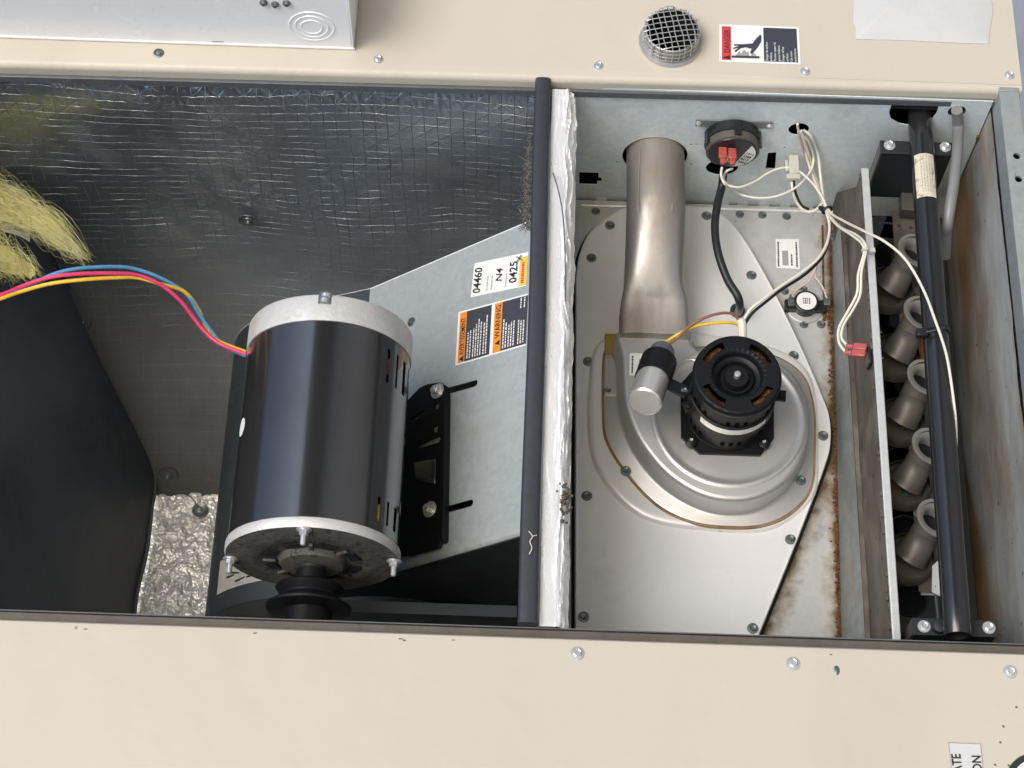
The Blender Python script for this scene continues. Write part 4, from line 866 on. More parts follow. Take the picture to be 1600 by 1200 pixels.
b = B(); b.lathe(p1 + ax_ * (tt - .0025), ax_, [(pr * 1.03, 0), (pr * 1.03 + .0015, .0004), (pr * 1.03 + .0015, .0046), (pr * 1.03, .005)], 40, False, False); obj('strap', b, black_pl, tz)
hp = P(1440, 521, -.030); b = B(); b.obox(hp, U, V, W, .005, .004, .004); b.obox(hp + Vector((.012, .001, .007)), Vector((.95, .1, .3)).normalized(), V, W, .010, .0016, .0008); obj('ratchet_head', b, black_pl, tz, bevel=.0008)
# grey cable
wire([(1495, 172, -.06), (1496, 180, -.055), (1497, 200, -.05), (1496, 235, -.045), (1491, 280, -.045), (1485, 320, -.05), (1480, 350, -.06), (1478, 365, -.075), (1477, 400, -.11)], .0058, grey_cable, 'grey_cable', 'grey jacketed cable bending down from its hole beside the black pipe', 'cable', seg=16)

# ---------------------------------------------------------------- partition between the compartments
ug0, ug1 = P(836, 150, 0).x, P(861, 150, 0).x; ug0b = P(808, 985, 0).x; 
part = thing('partition_wall', 'narrow wall end wrapped in crinkled aluminium foil tape between the two compartments', 'partition', (P(880, 900, -.01).x, vb_, -.02))
uf0, uf1 = P(862, 300, -.008).x, P(900, 300, -.008).x
b = B(); na, nb = 28, 420
vs = []
for j in range(nb + 1):
    v = vb_ + .0118 + (v0 - .006 - vb_ - .0118) * j / nb
    for i in range(na + 1):
        t = i / na; u = uf0 - .002 + (uf1 - uf0 + .002) * t
        wv_ = -.009 - .012 * max(0, t - .55) ** 1.3 / .35 - .018 * max(0, t - .85)
        q = Vector((u * 170 + 1.5 * noise.noise(Vector((0, v * 14, 0))), v * 13, 3)); am = .0003 + .0022 * max(0, min(1, (t - .5) / .15))
        if v > v0 - .05: am *= 1.8
        rdg = (1 - abs(noise.noise(q)) * 1.6) ** 3 + .5 * (1 - abs(noise.noise(q * 2.3)) * 1.6) ** 4
        wv_ += am * rdg + .0003 * noise.noise(Vector((u * 260, v * 60, 0)))
        u += (.0022 * noise.noise(Vector((5, v * 26, 1))) + .0012 * noise.noise(Vector((5, v * 90, 1)))) * t
        vs.append((u, v, wv_))
b.add(vs, [(j * (na + 1) + i, j * (na + 1) + i + 1, (j + 1) * (na + 1) + i + 1, (j + 1) * (na + 1) + i) for j in range(nb) for i in range(na)]); obj('foil_tape', b, tape, part, ang=40)
b = B(); b.box((uf0 - .0015, vb_ - .12, -.40), (uf1 - .006, v0 - .006, -.030)); obj('wall_core', b, galv_dirty, part)
b = B(); b.tube([P(864, 270, -.001), P(873, 300, .001), (P(880, 340, .001)), P(883, 400, .001), P(884, 470, -.003)], .0007, 6, 6); obj('loose_thread', b, dull, part)
b = B()
for i in range(60):
    p = P(883 + rnd.gauss(0, 5), 785 + rnd.gauss(0, 17), -.010 + rnd.uniform(0, .006)); b.lathe(p, Vector((rnd.uniform(-1, 1), rnd.uniform(-1, 1), 1)), [(rnd.uniform(.0006, .0022), 0), (rnd.uniform(.0003, .0012), rnd.uniform(.001, .003))], 6)
obj('torn_crumbs', b, brown, part, kind='stuff')
gk = thing('foam_gasket', 'black rubber-like foam strip standing up the left side of the foil tape', 'gasket', (ug0, vb_, 0))
b = B(); rings = []
wg = ug1 - ug0
for k in range(41):
    f = k / 40; v = vb_ + .0118 + (v0 + .001 - vb_ - .0118) * f; sh = -.0005 * math.sin(f * 9) + .0016 * (f - .5) * 0
    wd_ = wg * (1.12 - .12 * f); pts = []
    for j in range(20):
        t = 2 * math.pi * j / 20; c_, s_ = math.cos(t), math.sin(t)
        pts.append(Vector((ug0 + wg - wd_ / 2 + sh + wd_ / 2 * math.copysign(abs(c_) ** .5, c_) , v, -.006 + .0075 * math.copysign(abs(s_) ** .6, s_))))
    rings.append(pts)
b.loft(rings); obj('foam_strip', b, gasket_m, gk, ang=60)
b = B(); b.tube([P(826, 830, .0022), P(832, 838, .003), P(828, 846, .003), P(831, 856, .003), P(827, 866, .0025)], .0005, 5, 5); b.tube([P(831, 838, .003), P(839, 836, .0025)], .0004, 5, 2); obj('dried_residue', b, paper_old, gk)

# ---------------------------------------------------------------- blower compartment lining
b = B(); uLw = -.556
def dent(p):
    h = .012 * noise.noise(Vector((p.x * 3.3, p.z * 4.5, 0))) + .0012 * noise.noise(Vector((p.x * 22, p.z * 22, 4)))
    if p.z > -.12: h += .0035 * (1 + p.z / .12 if p.z < 0 else 1) * (abs(noise.noise(Vector((p.x * 60, p.z * 40, 1)))) + .5 * noise.noise(Vector((p.x * 140, p.z * 90, 5))))
    return h
tl = thing('foil_lined_top_wall', 'dark foil-faced insulation with a thread grid lining the upper wall of the blower compartment', 'insulation', (-.25, VT, -.5))
cove = [Vector((.374, -.016, 0)), Vector((.3575, -.048, 0)), Vector((.3525, -.09, 0)), Vector((.352, -.20, 0)), Vector((.351, -.38, 0)), Vector((.335, -.46, 0)), Vector((.29, -.53, 0)), Vector((.225, -.588, 0)), Vector((.163, -.620, 0)), Vector((.13, -.630, 0))]
cv = spline(cove, 24); nu = 420
def proj(p):
    c_ = R3.transposed() @ (Vector(p) - CAM); return 800 + F * c_.x / -c_.z, 600 - F * c_.y / -c_.z
b.add([(uLw - .05 + (ug0 + .005 - uLw + .05) * i / nu, c_.x + dent(Vector((uLw + i / nu, 0, c_.y * 1.3))), c_.y) for c_ in cv for i in range(nu + 1)],
      [(j * (nu + 1) + i, j * (nu + 1) + i + 1, (j + 1) * (nu + 1) + i + 1, (j + 1) * (nu + 1) + i) for j in range(len(cv) - 1) for i in range(nu)])
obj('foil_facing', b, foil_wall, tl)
def on_cove(x, y):     # point of the coved lining behind a photo pixel
    best = min(cv, key=lambda c_: abs(proj((P(x, y, c_.y).x, c_.x, c_.y))[1] - y)); return Vector((P(x, y, best.y).x, best.x, best.y))
def washer(p, n, r_, parent, m=dull):
    b = B(); b.lathe(p, n, [(r_, .0005), (r_, .0018), (r_ * .75, .001), (r_ * .45, .0002), (r_ * .40, .0014), (r_ * .2, .002)], 28); obj('pin_washer', b, m, parent)
    b = B(); b.lathe(p + Vector(n) * .001, n, [(r_ * .12, 0), (r_ * .12, .004)], 8); obj('pin_tip', b, zinc, parent)
for x, y, r_ in ((388, 345, .0115), (131, 500, .0115), (263, 742, .013), (4, 120, .010)): q = on_cove(x, y); washer(q + Vector((0, -.002, .002)), Vector((0, -1, .02 if y < 400 else .8)), r_, tl)
for x, y in ((140, 219), (157, 256)):
    q = on_cove(x, y); b = B(); b.grid(q - U * .013 - W * .011, U * .026, W * .022, 14, 12, lambda p: (.004 * abs(noise.noise(p * 160)) + .002) * max(0, 1 - ((p - q).length / .0125) ** 2) - .0035, -V)
    obj('foil_tear', b, foil_back, tl, ang=180)
# frayed end of the lining by the partition
b = B()
for i in range(700):
    y = 200 + 160 * rnd.random() ** .7; q = P(829 - abs(rnd.gauss(0, 5)) * (.4 + (y - 190) / 160), y, -.09 + rnd.uniform(-.03, .03)); d = Vector((rnd.gauss(0, 1), rnd.gauss(0, 1), rnd.gauss(0, 1))) * .0022
    b.tube([q, q + d * .5 + W * .001, q + d], .00035, 3, 2)
obj('frayed_insulation', b, mat('grey_brown_fibre', (.16, .14, .12), (.11, .10, .09), rough=.9), label='brown frayed insulation fibre at the left edge of the black strip', cat='insulation', kind='stuff')
# left wall: runs in from the opening to the corner with the lining, then down the rear wall
edge = []
for x, y in ((-30, 205), (0, 265), (35, 322), (72, 385), (110, 450), (140, 518), (172, 590), (206, 660), (240, 742)): edge.append(on_cove(x, y))
edge = [Vector((edge[0].x - .01, .36, -.02))] + edge
for x, y in ((236, 800), (229, 860), (214, 925), (208, 975), (200, 1060), (190, 1200)): edge.append(P(x, y, -.615))
edge = spline(edge, 8); b = B(); nk = 30; vs = []
for p in edge:
    near = Vector((-.66, p.y * .6 + .05, .0))
    for k in range(nk + 1):
        t = k / nk; q = near.lerp(p + Vector((.0, .004, -.004)), t); q.x += .012 * math.sin(t * 3.1) + .006 * noise.noise(Vector((q.y * 5, q.z * 5, 2))) ; vs.append(q)
b.add(vs, [(j * (nk + 1) + i, j * (nk + 1) + i + 1, (j + 1) * (nk + 1) + i + 1, (j + 1) * (nk + 1) + i) for j in range(len(edge) - 1) for i in range(nk)])
b.tube([p + Vector((.001, 0, .001)) for p in edge[10:]], .0022, 6, 0)
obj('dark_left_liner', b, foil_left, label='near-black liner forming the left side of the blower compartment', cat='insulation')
# back wall
bw = thing('foil_back_wall', 'pale crinkled foil insulation on the rear wall at the lower left', 'insulation', (-.45, 0, -.63))
b = B(); b.grid((-.56, vb_ - .3, -.628), U * (ug0 + .56), V * (.175 - vb_ + .3), 300, 190, lambda p: .0030 * noise.noise(p * 24) + .0026 * noise.noise(p * 90) + .0022 * abs(noise.noise(p * 170)), W); obj('foil_facing', b, foil_back, bw, ang=180)
q = P(312, 797, -.622); washer(q, W, .0095, bw)
b = B(); b.tube([q, q + Vector((-.010, .012, .012)), P(283, 768, -.60)], .0007, 6, 3); obj('pin_wire', b, dull, bw)

# fibreglass tuft
b = B()
def flow(a, t):   # a across 0..1, t along 0..1 (photo pixels): two matted locks hanging from the left
    if a < .5: q = a / .5; x0, y0, x1, y1 = -40, 268 + 75 * q, 138 - 8 * q, 398 + 6 * q; bow = -16
    else: q = (a - .5) / .5; x0, y0, x1, y1 = -40, 352 + 70 * q, 74 - 44 * q, 436 - 6 * q; bow = -10
    k = 1 - .55 * t; ym = (y0 + y1) / 2
    return x0 + (x1 - x0) * t, y0 + (y1 - y0) * t + bow * math.sin(t * math.pi) + 6 * math.sin(a * 31 + t * 5)
for i in range(2100):
    a = rnd.choice((rnd.uniform(0, .5), rnd.uniform(0, .5), rnd.uniform(.5, 1), rnd.random())); a = min(1, max(0, a)); t0_ = rnd.uniform(0, .75); t1_ = min(1.03, t0_ + rnd.uniform(.12, .35)); pts = []
    sp_ = 9 * (1 - t0_) + 3; ox, oy = rnd.gauss(0, sp_ * .7), rnd.gauss(0, sp_ * .8); w_ = -.19 + rnd.gauss(0, .012)
    cur = rnd.gauss(0, 10)
    for k in range(5):
        t = t0_ + (t1_ - t0_) * k / 4; x, y = flow(a, t); f = math.sin(k / 4 * math.pi)
        pts.append(P(x + ox + rnd.gauss(0, .6), y + oy + cur * f + rnd.gauss(0, .6), w_ + .004 * f))
    b.tube(pts, .00010 if i % 4 else .00018, 3, 0)
for a0, a1 in ((.0, .5), (.5, .999)):
    vs = []; nA, nT = 22, 60
    for i in range(nT + 1):
        for k in range(nA + 1):
            q = k / nA; t = i / nT * (.93 + .05 * noise.noise(Vector((q * 9, a0, 0)))); x, y = flow(a0 + (a1 - a0) * (.12 + .76 * q), t)
            y += 5 * noise.noise(Vector((t * 9, q * 4, a0))); vs.append(P(x, y, -.196 + .010 * math.sin(q * math.pi) * (1 - .6 * t) + .006 * noise.noise(Vector((t * 14, q * 11, a0))) + .003 * noise.noise(Vector((t * 30, q * 40, a0)))))
    b.add(vs, [(i * (nA + 1) + k, i * (nA + 1) + k + 1, (i + 1) * (nA + 1) + k + 1, (i + 1) * (nA + 1) + k) for i in range(nT) for k in range(nA)])
obj('fibreglass_tuft', b, tuft_m, label='loose yellow fibreglass fluff hanging at the upper left of the blower compartment', cat='insulation', kind='stuff', ang=180)
b = B(); b.grid(P(-60, 258, -.22), P(45, 305, -.22) - P(-60, 258, -.22), P(-60, 330, -.22) - P(-60, 258, -.22), 24, 14, lambda p: .01 * noise.noise(p * 40), W); obj('foil_scrap', b, foil_back, label='torn scrap of foil facing above the yellow fluff', cat='insulation', ang=180)

# ---------------------------------------------------------------- blower housing
B0 = P(810, 840, -.13); vH0 = B0.y; A0 = Pv(690, 875, vH0)
dF = (B0 - A0).normalized(); nF = dF.cross(V).normalized()
if nF.z < 0: nF = -nF
def Pf(x, y, h=0): return Pn(x, y, B0 + nF * h, nF)
vH1 = (Pf(828, 348).y + Pf(555, 458).y) / 2
bh = thing('blower_housing', 'galvanised sheet-metal blower housing behind the large motor', 'blower', (-.15, vH0, -.30))
# flat front sheet in coordinates (s along dF, v)
def fs_(x, y): q = Pf(x, y); return (q - B0).dot(dF), q.y
sR = (ug1 + .0 - B0.x) / dF.x; sL = -.235
def slot(x0, y0, x1, y1, wd_):
    a = Vector(fs_(x0, y0)); c_ = Vector(fs_(x1, y1)); d = (c_ - a).normalized(); n_ = Vector((-d.y, d.x)); pts = []
    for k in range(9): t = math.pi / 2 + math.pi * k / 8; pts.append(tuple(a + (d * math.cos(t) + n_ * math.sin(t)) * wd_))
    for k in range(9): t = -math.pi / 2 + math.pi * k / 8; pts.append(tuple(c_ + (d * math.cos(t) + n_ * math.sin(t)) * wd_))
    return pts
sl_ = [slot(688, 614, 742, 599, .0038), slot(684, 800, 735, 786, .0038)]
fn0 = lambda a, c: B0 + dF * a + V * (c - B0.y); fn1 = lambda a, c: fn0(a, c) - nF * .0012
b = B(); b.plate([(sL, vH0 + .010), (sR, vH0 + .010), (sR, vH1), (sL, vH1)], sl_, fn0, fn1); obj('front_sheet', b, galv_h, bh, flat=True)
b = B(); qa = B0 + dF * sL + V * .010; qb = B0 + dF * sR + V * .010
rings = []
for k in range(7):
    t = math.radians(90 * k / 6); rings.append([p - V * (.008 * math.sin(t)) - nF * (.008 * (1 - math.cos(t))) for p in (qa, qb)])
b.loft(rings, False, False, closed=False); obj('rounded_lower_bend', b, galv_h, bh)
b = B(); b.box((-1, 0, 0), (-.999, .001, .001)); b = B()
wrap = [qa - V * .010, Vector((-.215, 0, -.312)), Vector((-.28, 0, -.348)), Vector((-.320, 0, -.393)), Vector((-.336, 0, -.44)), Vector((-.330, 0, -.49)), Vector((-.29, 0, -.54)), Vector((-.2, 0, -.57))]
wrap = spline([Vector((p.x, 0, p.z)) for p in wrap], 8)
b.loft([[Vector((p.x, vH0, p.z)) for p in wrap], [Vector((p.x, vH0 + .02, p.z)) for p in wrap], [Vector((p.x, vH1 - .01, p.z)) for p in wrap], [Vector((p.x, vH1, p.z)) for p in wrap]], False, False, closed=False)
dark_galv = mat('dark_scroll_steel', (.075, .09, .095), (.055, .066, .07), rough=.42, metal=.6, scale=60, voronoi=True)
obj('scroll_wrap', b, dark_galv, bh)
end = [(p.x, p.z) for p in wrap] + [(ug0 + .02, -.57), (ug0 + .02, -.11)]
e_in = [(p.x, p.y) for p in [Vector((x, z)) for x, z in end]]
b = B(); b.plate(end, [circ(-.13, -.42, .10, 40)], lambda a, c: (a, vH0 - .0005, c), lambda a, c: (a, vH0 + .001, c)); obj('lower_end_plate', b, dark_steel, bh, flat=True)
b = B(); b.plate(end, [], lambda a, c: (a, vH1 + .0005, c), lambda a, c: (a, vH1 - .001, c)); obj('upper_end_plate', b, galv, bh, flat=True)
b = B(); b.lathe((-.13, vH0 - .001, -.42), -V, [(.112, 0), (.108, .006), (.10, .004), (.098, -.004)], 64, False, False); obj('inlet_ring', b, dark_steel, bh)
q = Pf(643, 503); screw(q, .0055, bh, HEXD, nF)
st = Sticker([Pf(742, 412), Pf(826, 394), Pf(823, 447), Pf(736, 465)], bh, paper, 'marked_tag', 'worn white tag with black handwritten numbers')
st.up('04460', .165, .93, .0155, ink, shear=.25, bold=.0003, sx=.8); st.up('N4', .55, .72, .0125, ink, shear=.3, bold=.0002); st.up('0425', .82, .84, .0155, ink, shear=.2, bold=.0003, sx=.85)
st.rect(.86, .12, 1, .97, yel_ink, 'yellow_band'); st.dashes([.9], red_ink, .2, .9, wd=.05); st.dashes([.28, .36, .62], grey_ink, .4, .9, wd=.02)
b = B()
for k in range(5): q = st.pt(.83 + .01 * k, .12 + .012 * k, st.k + .0003); b.obox(q, (V + dF * (1 if k % 2 else -1)).normalized(), (dF).normalized(), nF, .004, .0006, .0001)
obj('crossed_out_mark', b, ink, st.o, flat=True)
st = Sticker([Pf(717, 488), Pf(826, 459), Pf(822, 540), Pf(712, 572)], bh, paper, 'warning_label', 'white bordered warning label with two orange headings')
st.rect(.03, .03, .13, .97, orange_ink, 'orange_heading'); st.rect(.13, .03, .49, .97, ink_grey, 'dark_block'); st.rect(.535, .03, .645, .97, orange_ink, 'orange_heading'); st.rect(.645, .03, 1, .97, ink_grey, 'dark_block')
st.up('AVERTISSEMENT', .115, .83, .0092, ink, bold=.00012, sx=.66); st.up('WARNING', .625, .70, .0098, ink, bold=.00012, sx=.82)
st.poly([(.05, .905), (.115, .96), (.115, .85)], ink, 'warning_triangle', h=.0001); st.poly([(.56, .80), (.63, .85), (.63, .745)], ink, 'warning_triangle', h=.0001)
st.dashes([.16, .195, .24, .275, .31, .345, .39, .425], ink_white, .12, .93, wd=.016, ragged=.4); st.dashes([.67, .705, .745, .78, .815], ink_white, .2, .93, wd=.016, ragged=.5); st.dashes([.88, .915, .95], ink_white, .45, .93, wd=.016)
st.dashes([.9, .95], ink_white, .02, .25, wd=.016)
# curved label at the lower left of the scroll
b = B(); seg_ = [p for p in wrap if -.318 < p.x < -.245]; nn_ = Vector((-.5, 0, .85)).normalized()
va, vbb = vH0 + .022, vH0 + .062
b.loft([[Vector((p.x, va, p.z)) + nn_ * .0008 for p in seg_], [Vector((p.x, vbb, p.z)) + nn_ * .0008 for p in seg_]], False, False, closed=False); wl_ = obj('scroll_label', b, mat('worn_grey_paper', (.33, .32, .29), (.24, .235, .22), rough=.6, scale=50), bh, label='pale worn label with a black drawing')
b = B()
for i in range(8):
    k = 2 + i % 6; p = seg_[min(k, len(seg_) - 2)]; q = Vector((p.x, va + rnd.uniform(.006, .034), p.z)) + nn_ * .0014; b.obox(q, Vector((.8, rnd.uniform(-.6, .6), .5)).normalized(), V, nn_, .008, .0010, .0001)
obj('label_print', b, ink, wl_, flat=True)
b = B(); b.loft([[Vector((p.x, vH0 + .004, p.z)) + nn_ * .0008 for p in wrap if -.215 < p.x < -.2], [Vector((p.x, vH0 + .03, p.z)) + nn_ * .0008 for p in wrap if -.215 < p.x < -.2]], False, False, closed=False) if len([1 for p in wrap if -.215 < p.x < -.2]) > 1 else b.box((-.212, vH0 + .004, -.293), (-.204, vH0 + .03, -.291)); obj('bright_seam_strip', b, galv, bh)
# shelf of the compartment seen under the housing
b = B(); b.box((-.235, vH0 - .055, -.58), (ug0 - .001, vH0 - .053, -.205)); b.box((-.2, vH0 - .057, -.205), (ug0 - .001, vH0 - .045, -.2)); obj('blower_shelf', b, dark_steel, label='dark greasy support rail below the blower housing', cat='rail')

# ---------------------------------------------------------------- big blower motor
WMc = -.100
a_, c_ = P(388, 540, WMc), P(646, 545, WMc); a2, c2_ = P(351, 862, WMc), P(624, 880, WMc)
uMc = ((a_.x + c_.x) / 2 + (a2.x + c2_.x) / 2) / 2; rB = ((c_.x - a_.x) / 2 + (c2_.x - a2.x) / 2) / 2 - .001
uMc = (a_.x + c_.x + a2.x + c2_.x) / 4
vm1 = P(515, 460, WMc + rB).y; vm_ring = P(515, 499, WMc + rB).y; vm0 = P(484, 809, WMc + rB).y; vme = P(484, 823, WMc + rB).y
mo = thing('blower_motor', 'large glossy black electric motor with pale cast end rings, standing in the left compartment', 'motor', (uMc, vme, WMc))
mc = Vector((uMc, 0, WMc))
rS = rB * .988
# shell with slots on the right side
nseg = 144; vs = []; rows = [vm0 - .002, vm0 + .012, vm0 + .036, vm_ring - .050, vm_ring - .014, vm_ring + .001]
def gone(j, i):
    deg = j * 360 / nseg
    if i in (1, 3):
        for c0 in (38, 27, 16, 5, -6):
            if abs(((deg - c0) + 180) % 360 - 180) < 1.9: return True
    return False
b = B()
for v in rows:
    for j in range(nseg): t = 2 * math.pi * j / nseg; vs.append((uMc + rS * math.cos(t), v, WMc + rS * math.sin(t)))
fs = [(i * nseg + j, i * nseg + (j + 1) % nseg, (i + 1) * nseg + (j + 1) % nseg, (i + 1) * nseg + j) for i in range(len(rows) - 1) for j in range(nseg) if not gone(j, i)]
b.add(vs, fs); obj('shell', b, black_gloss, mo)
b = B(); b.lathe((uMc, vm0, WMc), V, [(rS * .93, 0), (rS * .93, vm_ring - vm0)], 64, False, False); obj('inner_core', b, void, mo)
for v, ii in ((vm_ring - .03, 0), (vm0 + .022, 1)):
    b = B()
    for k in range(5): t = math.radians(28 + k * 4); q = Vector((uMc + rS * .955 * math.cos(t), v, WMc + rS * .955 * math.sin(t))); b.tube([q + V * .008, q, q - V * .009], .0016, 6, 2)
    obj('winding_end', b, wire_yel if ii else copper, mo)
gap = math.radians(90 - 0)
# top ring with a notch at the front
b = B(); nr = 180; nj = 5; pr_ = [(rS * .9, vm_ring - .001), (rB * 1.003, vm_ring - .001), (rB * 1.006, vm_ring + .001), (rB * 1.004, vm1 - .003), (rB * .985, vm1), (rB * .3, vm1 + .002)]
vs = []
for (rr, v) in pr_:
    for j in range(nr): t = 2 * math.pi * j / nr; vs.append((uMc + rr * math.cos(t), v, WMc + rr * math.sin(t)))
def nt(j): return abs(j * 2 - 90) <= 3.6
fs = []
for i in range(5):
    for j in range(nr): fs.append((i * nr + j, i * nr + (j + 1) % nr, (i + 1) * nr + (j + 1) % nr, (i + 1) * nr + j))
fs.append(tuple(5 * nr + j for j in range(nr)))
b.add(vs, fs); ring = obj('top_end_ring', b, cast, mo)
b = B(); nz_ = WMc + rB
b.box((uMc - .0062, vm1 - .011, nz_ - .004), (uMc + .0062, vm1 + .0025, nz_ + .0012)); obj('bolt_pocket', b, dull, mo, bevel=.0005)
b = B(); b.lathe((uMc, vm1 - .009, nz_ - .0006), V, [(.0042, 0), (.0042, .004), (.003, .0045)], 14); b.lathe((uMc + .001, vm1 - .0035, nz_ - .0006), V, [(.0045, 0), (.0048, .003), (.003, .005)], 14); obj('through_bolt', b, zinc, mo)
# bottom bell
rE = rB * 1.012; b = B()
b.lathe((uMc, vm0 + .001, WMc), -V, [(rE * .9, -.001), (rE * .995, -.0005), (rE, .001), (rE, vm0 - vme - .0005), (rE * .985, vm0 - vme + .0015), (rE * .75, vm0 - vme + .003), (rE * .62, vm0 - vme + .004), (rE * .58, vm0 - vme + .002), (rE * .40, vm0 - vme + .002), (rE * .36, vm0 - vme + .008), (rE * .28, vm0 - vme + .0095), (rE * .15, vm0 - vme + .0095)], 96); 
obj('bottom_end_bell', b, cast_dark, mo, ang=40)
b = B(); b.lathe((uMc, vm0 + .0005, WMc), -V, [(rE * 1.0, .0), (rE * 1.004, .0008), (rE * 1.004, vm0 - vme - .001), (rE * .99, vm0 - vme + .001)], 96, False, False); obj('machined_rim', b, cast, mo)
dvh = vm0 - vme
for k in range(8):
    t = math.radians(k * 45 + 20); d = Vector((math.cos(t), 0, math.sin(t))); b = B(); tn = d.cross(V)
    b.obox(Vector((uMc, vme - .0022, WMc)) + d * rE * .50, d, tn, V, rE * .055, rE * .10, .0008); obj('vent_slot', b, void, mo)
for k in (0, 1, 3, 4, 6):
    t = math.radians(k * 45 + 42); d = Vector((math.cos(t), 0, math.sin(t))); b = B(); tn = d.cross(V)
    b.obox(Vector((uMc, vme - .0035, WMc)) + d * rE * .49, d, tn, V, rE * .075, rE * .022, .0014); obj('cast_rib', b, cast_dark, mo, bevel=.0006)
for (ang_) in (91, 182, 4):
    t = math.radians(ang_); d = Vector((math.cos(t), 0, math.sin(t))) * rE * .94; q = Vector((uMc, vme - .0015, WMc)) + d
    screw(q, .0058, mo, NUT, -V, 'nut'); b = B(); b.lathe(q, -V, [(.0026, 0), (.0026, .014), (.0018, .015)], 12); obj('stud', b, zinc, mo)
b = B(); b.lathe((uMc, vme - .008, WMc), -V, [(.0125, 0), (.0125, .03)], 28); obj('shaft', b, dark_steel, mo)
# white dot sticker on the left
t = math.radians(157); d = Vector((math.cos(t), 0, math.sin(t))); q = Pn(379, 667, Vector((uMc, 0, WMc)) + d * rS, d); q = Vector((uMc, q.y, WMc)) + d * (rS + .0002); tn = V.cross(d)
b = B(); nn = 24; ps_ = [q + tn * (.0085 * math.cos(k * math.pi / 12)) + V * (.0095 * math.sin(k * math.pi / 12)) for k in range(nn)]; ps_ = [Vector((uMc, p.y, WMc)) + (Vector((p.x - uMc, 0, p.z - WMc))).normalized() * (rS + .0004) for p in ps_]; b.add(ps_, [tuple(range(nn))]); obj('round_sticker', b, paper, mo)
# pulley
pu = thing('motor_pulley', 'black grooved belt pulley on the shaft below the large motor', 'pulley', (uMc, vme - .06, WMc))
vp0 = P(480, 897, WMc).y
b = B(); b.lathe((uMc, vme - .012, WMc), -V, [(.0145, 0), (.0145, .010), (.012, .011), (.012, .014), (.016, .015), (.016, .020)], 40); obj('shaft_collar', b, black_satin, pu)
vq = vme - .026
b = B(); b.lathe((uMc, vq, WMc), -V, [(.016, 0), (.022, .001), (.0315, .003), (.0325, .0045), (.0315, .006), (.0265, .011), (.0265, .013), (.0385, .021), (.0405, .0225), (.0395, .0245), (.026, .026), (.0225, .027), (.0225, .045)], 64); obj('sheave', b, black_satin, pu, ang=30)
b = B(); b.lathe((uMc, vq - .045, WMc), -V, [(.022, 0), (.022, .012), (.018, .0135)], 6); obj('hub_nut', b, dark_steel, pu)
# wires of the motor
wz = [-.10, -.08, -.05, -.04, -.04, -.05, -.06, -.07, -.085, -.10, -.11, -.115, -.12]
def lead(px, m, lab, dz=0): wire([(x, y, wz[min(12, int(i * 12 / (len(px) - 1)))] + dz) for i, (x, y) in enumerate(px)], .0020, m, 'motor_lead', lab, group='blower motor leads', seg=10)
lead([(-60, 486), (3, 464), (35, 452), (80, 430), (120, 420), (175, 417), (210, 420), (250, 434), (290, 458), (312, 492), (332, 520), (350, 540), (384, 556)], wire_blue, 'blue wire, uppermost of the three curving into the large motor', -.003)
lead([(-60, 480), (3, 460), (35, 447), (75, 434), (120, 428), (180, 427), (215, 430), (250, 444), (282, 470), (303, 497), (322, 520), (345, 538), (384, 553)], wire_pink, 'bright pink wire, middle one of the three curving into the large motor', .003)
lead([(-60, 488), (3, 466), (38, 454), (80, 443), (130, 437), (180, 434), (215, 434), (252, 444), (287, 455), (308, 480), (322, 510), (338, 531), (384, 550)], wire_yel, 'yellow wire, lowest of the three curving into the large motor', .000)

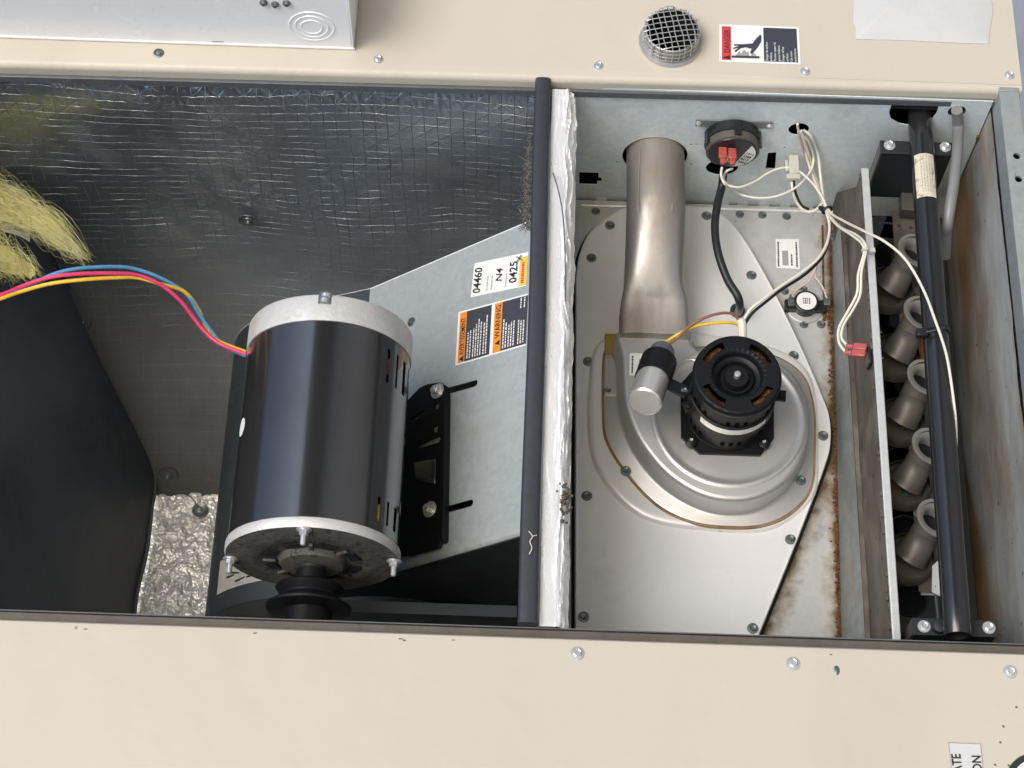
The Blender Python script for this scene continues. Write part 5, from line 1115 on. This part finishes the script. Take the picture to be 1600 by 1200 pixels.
# ---------------------------------------------------------------- motor mounting bracket
mb = thing('motor_bracket', 'black pressed-steel bracket bolting the large motor to the blower housing', 'bracket', Pf(665, 860, .007))
hB = .007
def fb(x, y): q = Pn(x, y, B0 + nF * hB, nF); return (q - B0 - nF * hB).dot(dF), q.y
fnb = lambda a, c: B0 + nF * hB + dF * a + V * (c - B0.y)
op = [fb(*p) for p in ((600, 660), (640, 622), (655, 606), (668, 600), (688, 597), (697, 603), (698, 625), (694, 700), (692, 790), (691, 842), (685, 856), (668, 861), (640, 868), (600, 870))]
hs = [[fb(*p) for p in q] for q in (((677, 632), (682, 628), (686, 632), (684, 639), (679, 640)), ((675, 668), (680, 664), (684, 668), (683, 675), (677, 676)), ((652, 695), (684, 681), (688, 685), (686, 691), (656, 700), (651, 699)), ((640, 655), (662, 640), (664, 645), (645, 660)))]
b = B(); b.plate(op, hs, fnb, lambda a, c: fnb(a, c) - nF * .003); obj('bracket_plate', b, black_satin, mb, bevel=.0008)
b = B(); b.plate([fb(*p) for p in ((693, 612), (698.5, 612), (695, 845), (689, 848))], [], lambda a, c: fnb(a, c) + nF * .0025, lambda a, c: fnb(a, c) - nF * .006); obj('turned_flange', b, black_satin, mb, bevel=.001)
q4 = [fb(*p) for p in ((646, 722), (684, 716), (683, 760), (650, 750))]
b = B(); q5 = [(a * .86 + sum(x for x, _ in q4) / 4 * .14, c_ * .86 + sum(y for _, y in q4) / 4 * .14) for a, c_ in q4]; b.loft([[fnb(*p) for p in q4], [fnb(*p) + nF * .004 for p in q5]]); obj('pressed_boss', b, black_gloss, mb, bevel=.002)
b = B(); qz = [fb(635, 660), fb(635, 860)]; b.tube([fnb(*fb(632, 680)) + nF * .004, fnb(*fb(631, 745)) + nF * .004], .0012, 6, 0); b.tube([fnb(*fb(627, 790)) + nF * .004, fnb(*fb(625, 840)) + nF * .004], .0012, 6, 0); obj('bright_edge', b, dull, mb)
for (x, y) in ((684, 611), (672, 796)): q = fnb(*fb(x, y)); screw(q, .0070, mb, NUT, nF, 'nut'); b = B(); b.lathe(q + nF * .004, nF, [(.003, 0), (.003, .0035), (.002, .004)], 12); obj('bolt_end', b, zinc, mb)

# ---------------------------------------------------------------- turn the unit to its real standing position
for o in list(S.collection.objects):
    if o.parent is None and o.type in {'MESH', 'EMPTY'}:
        o.matrix_world = M @ Matrix.LocRotScale(o.location, o.rotation_euler, o.scale)
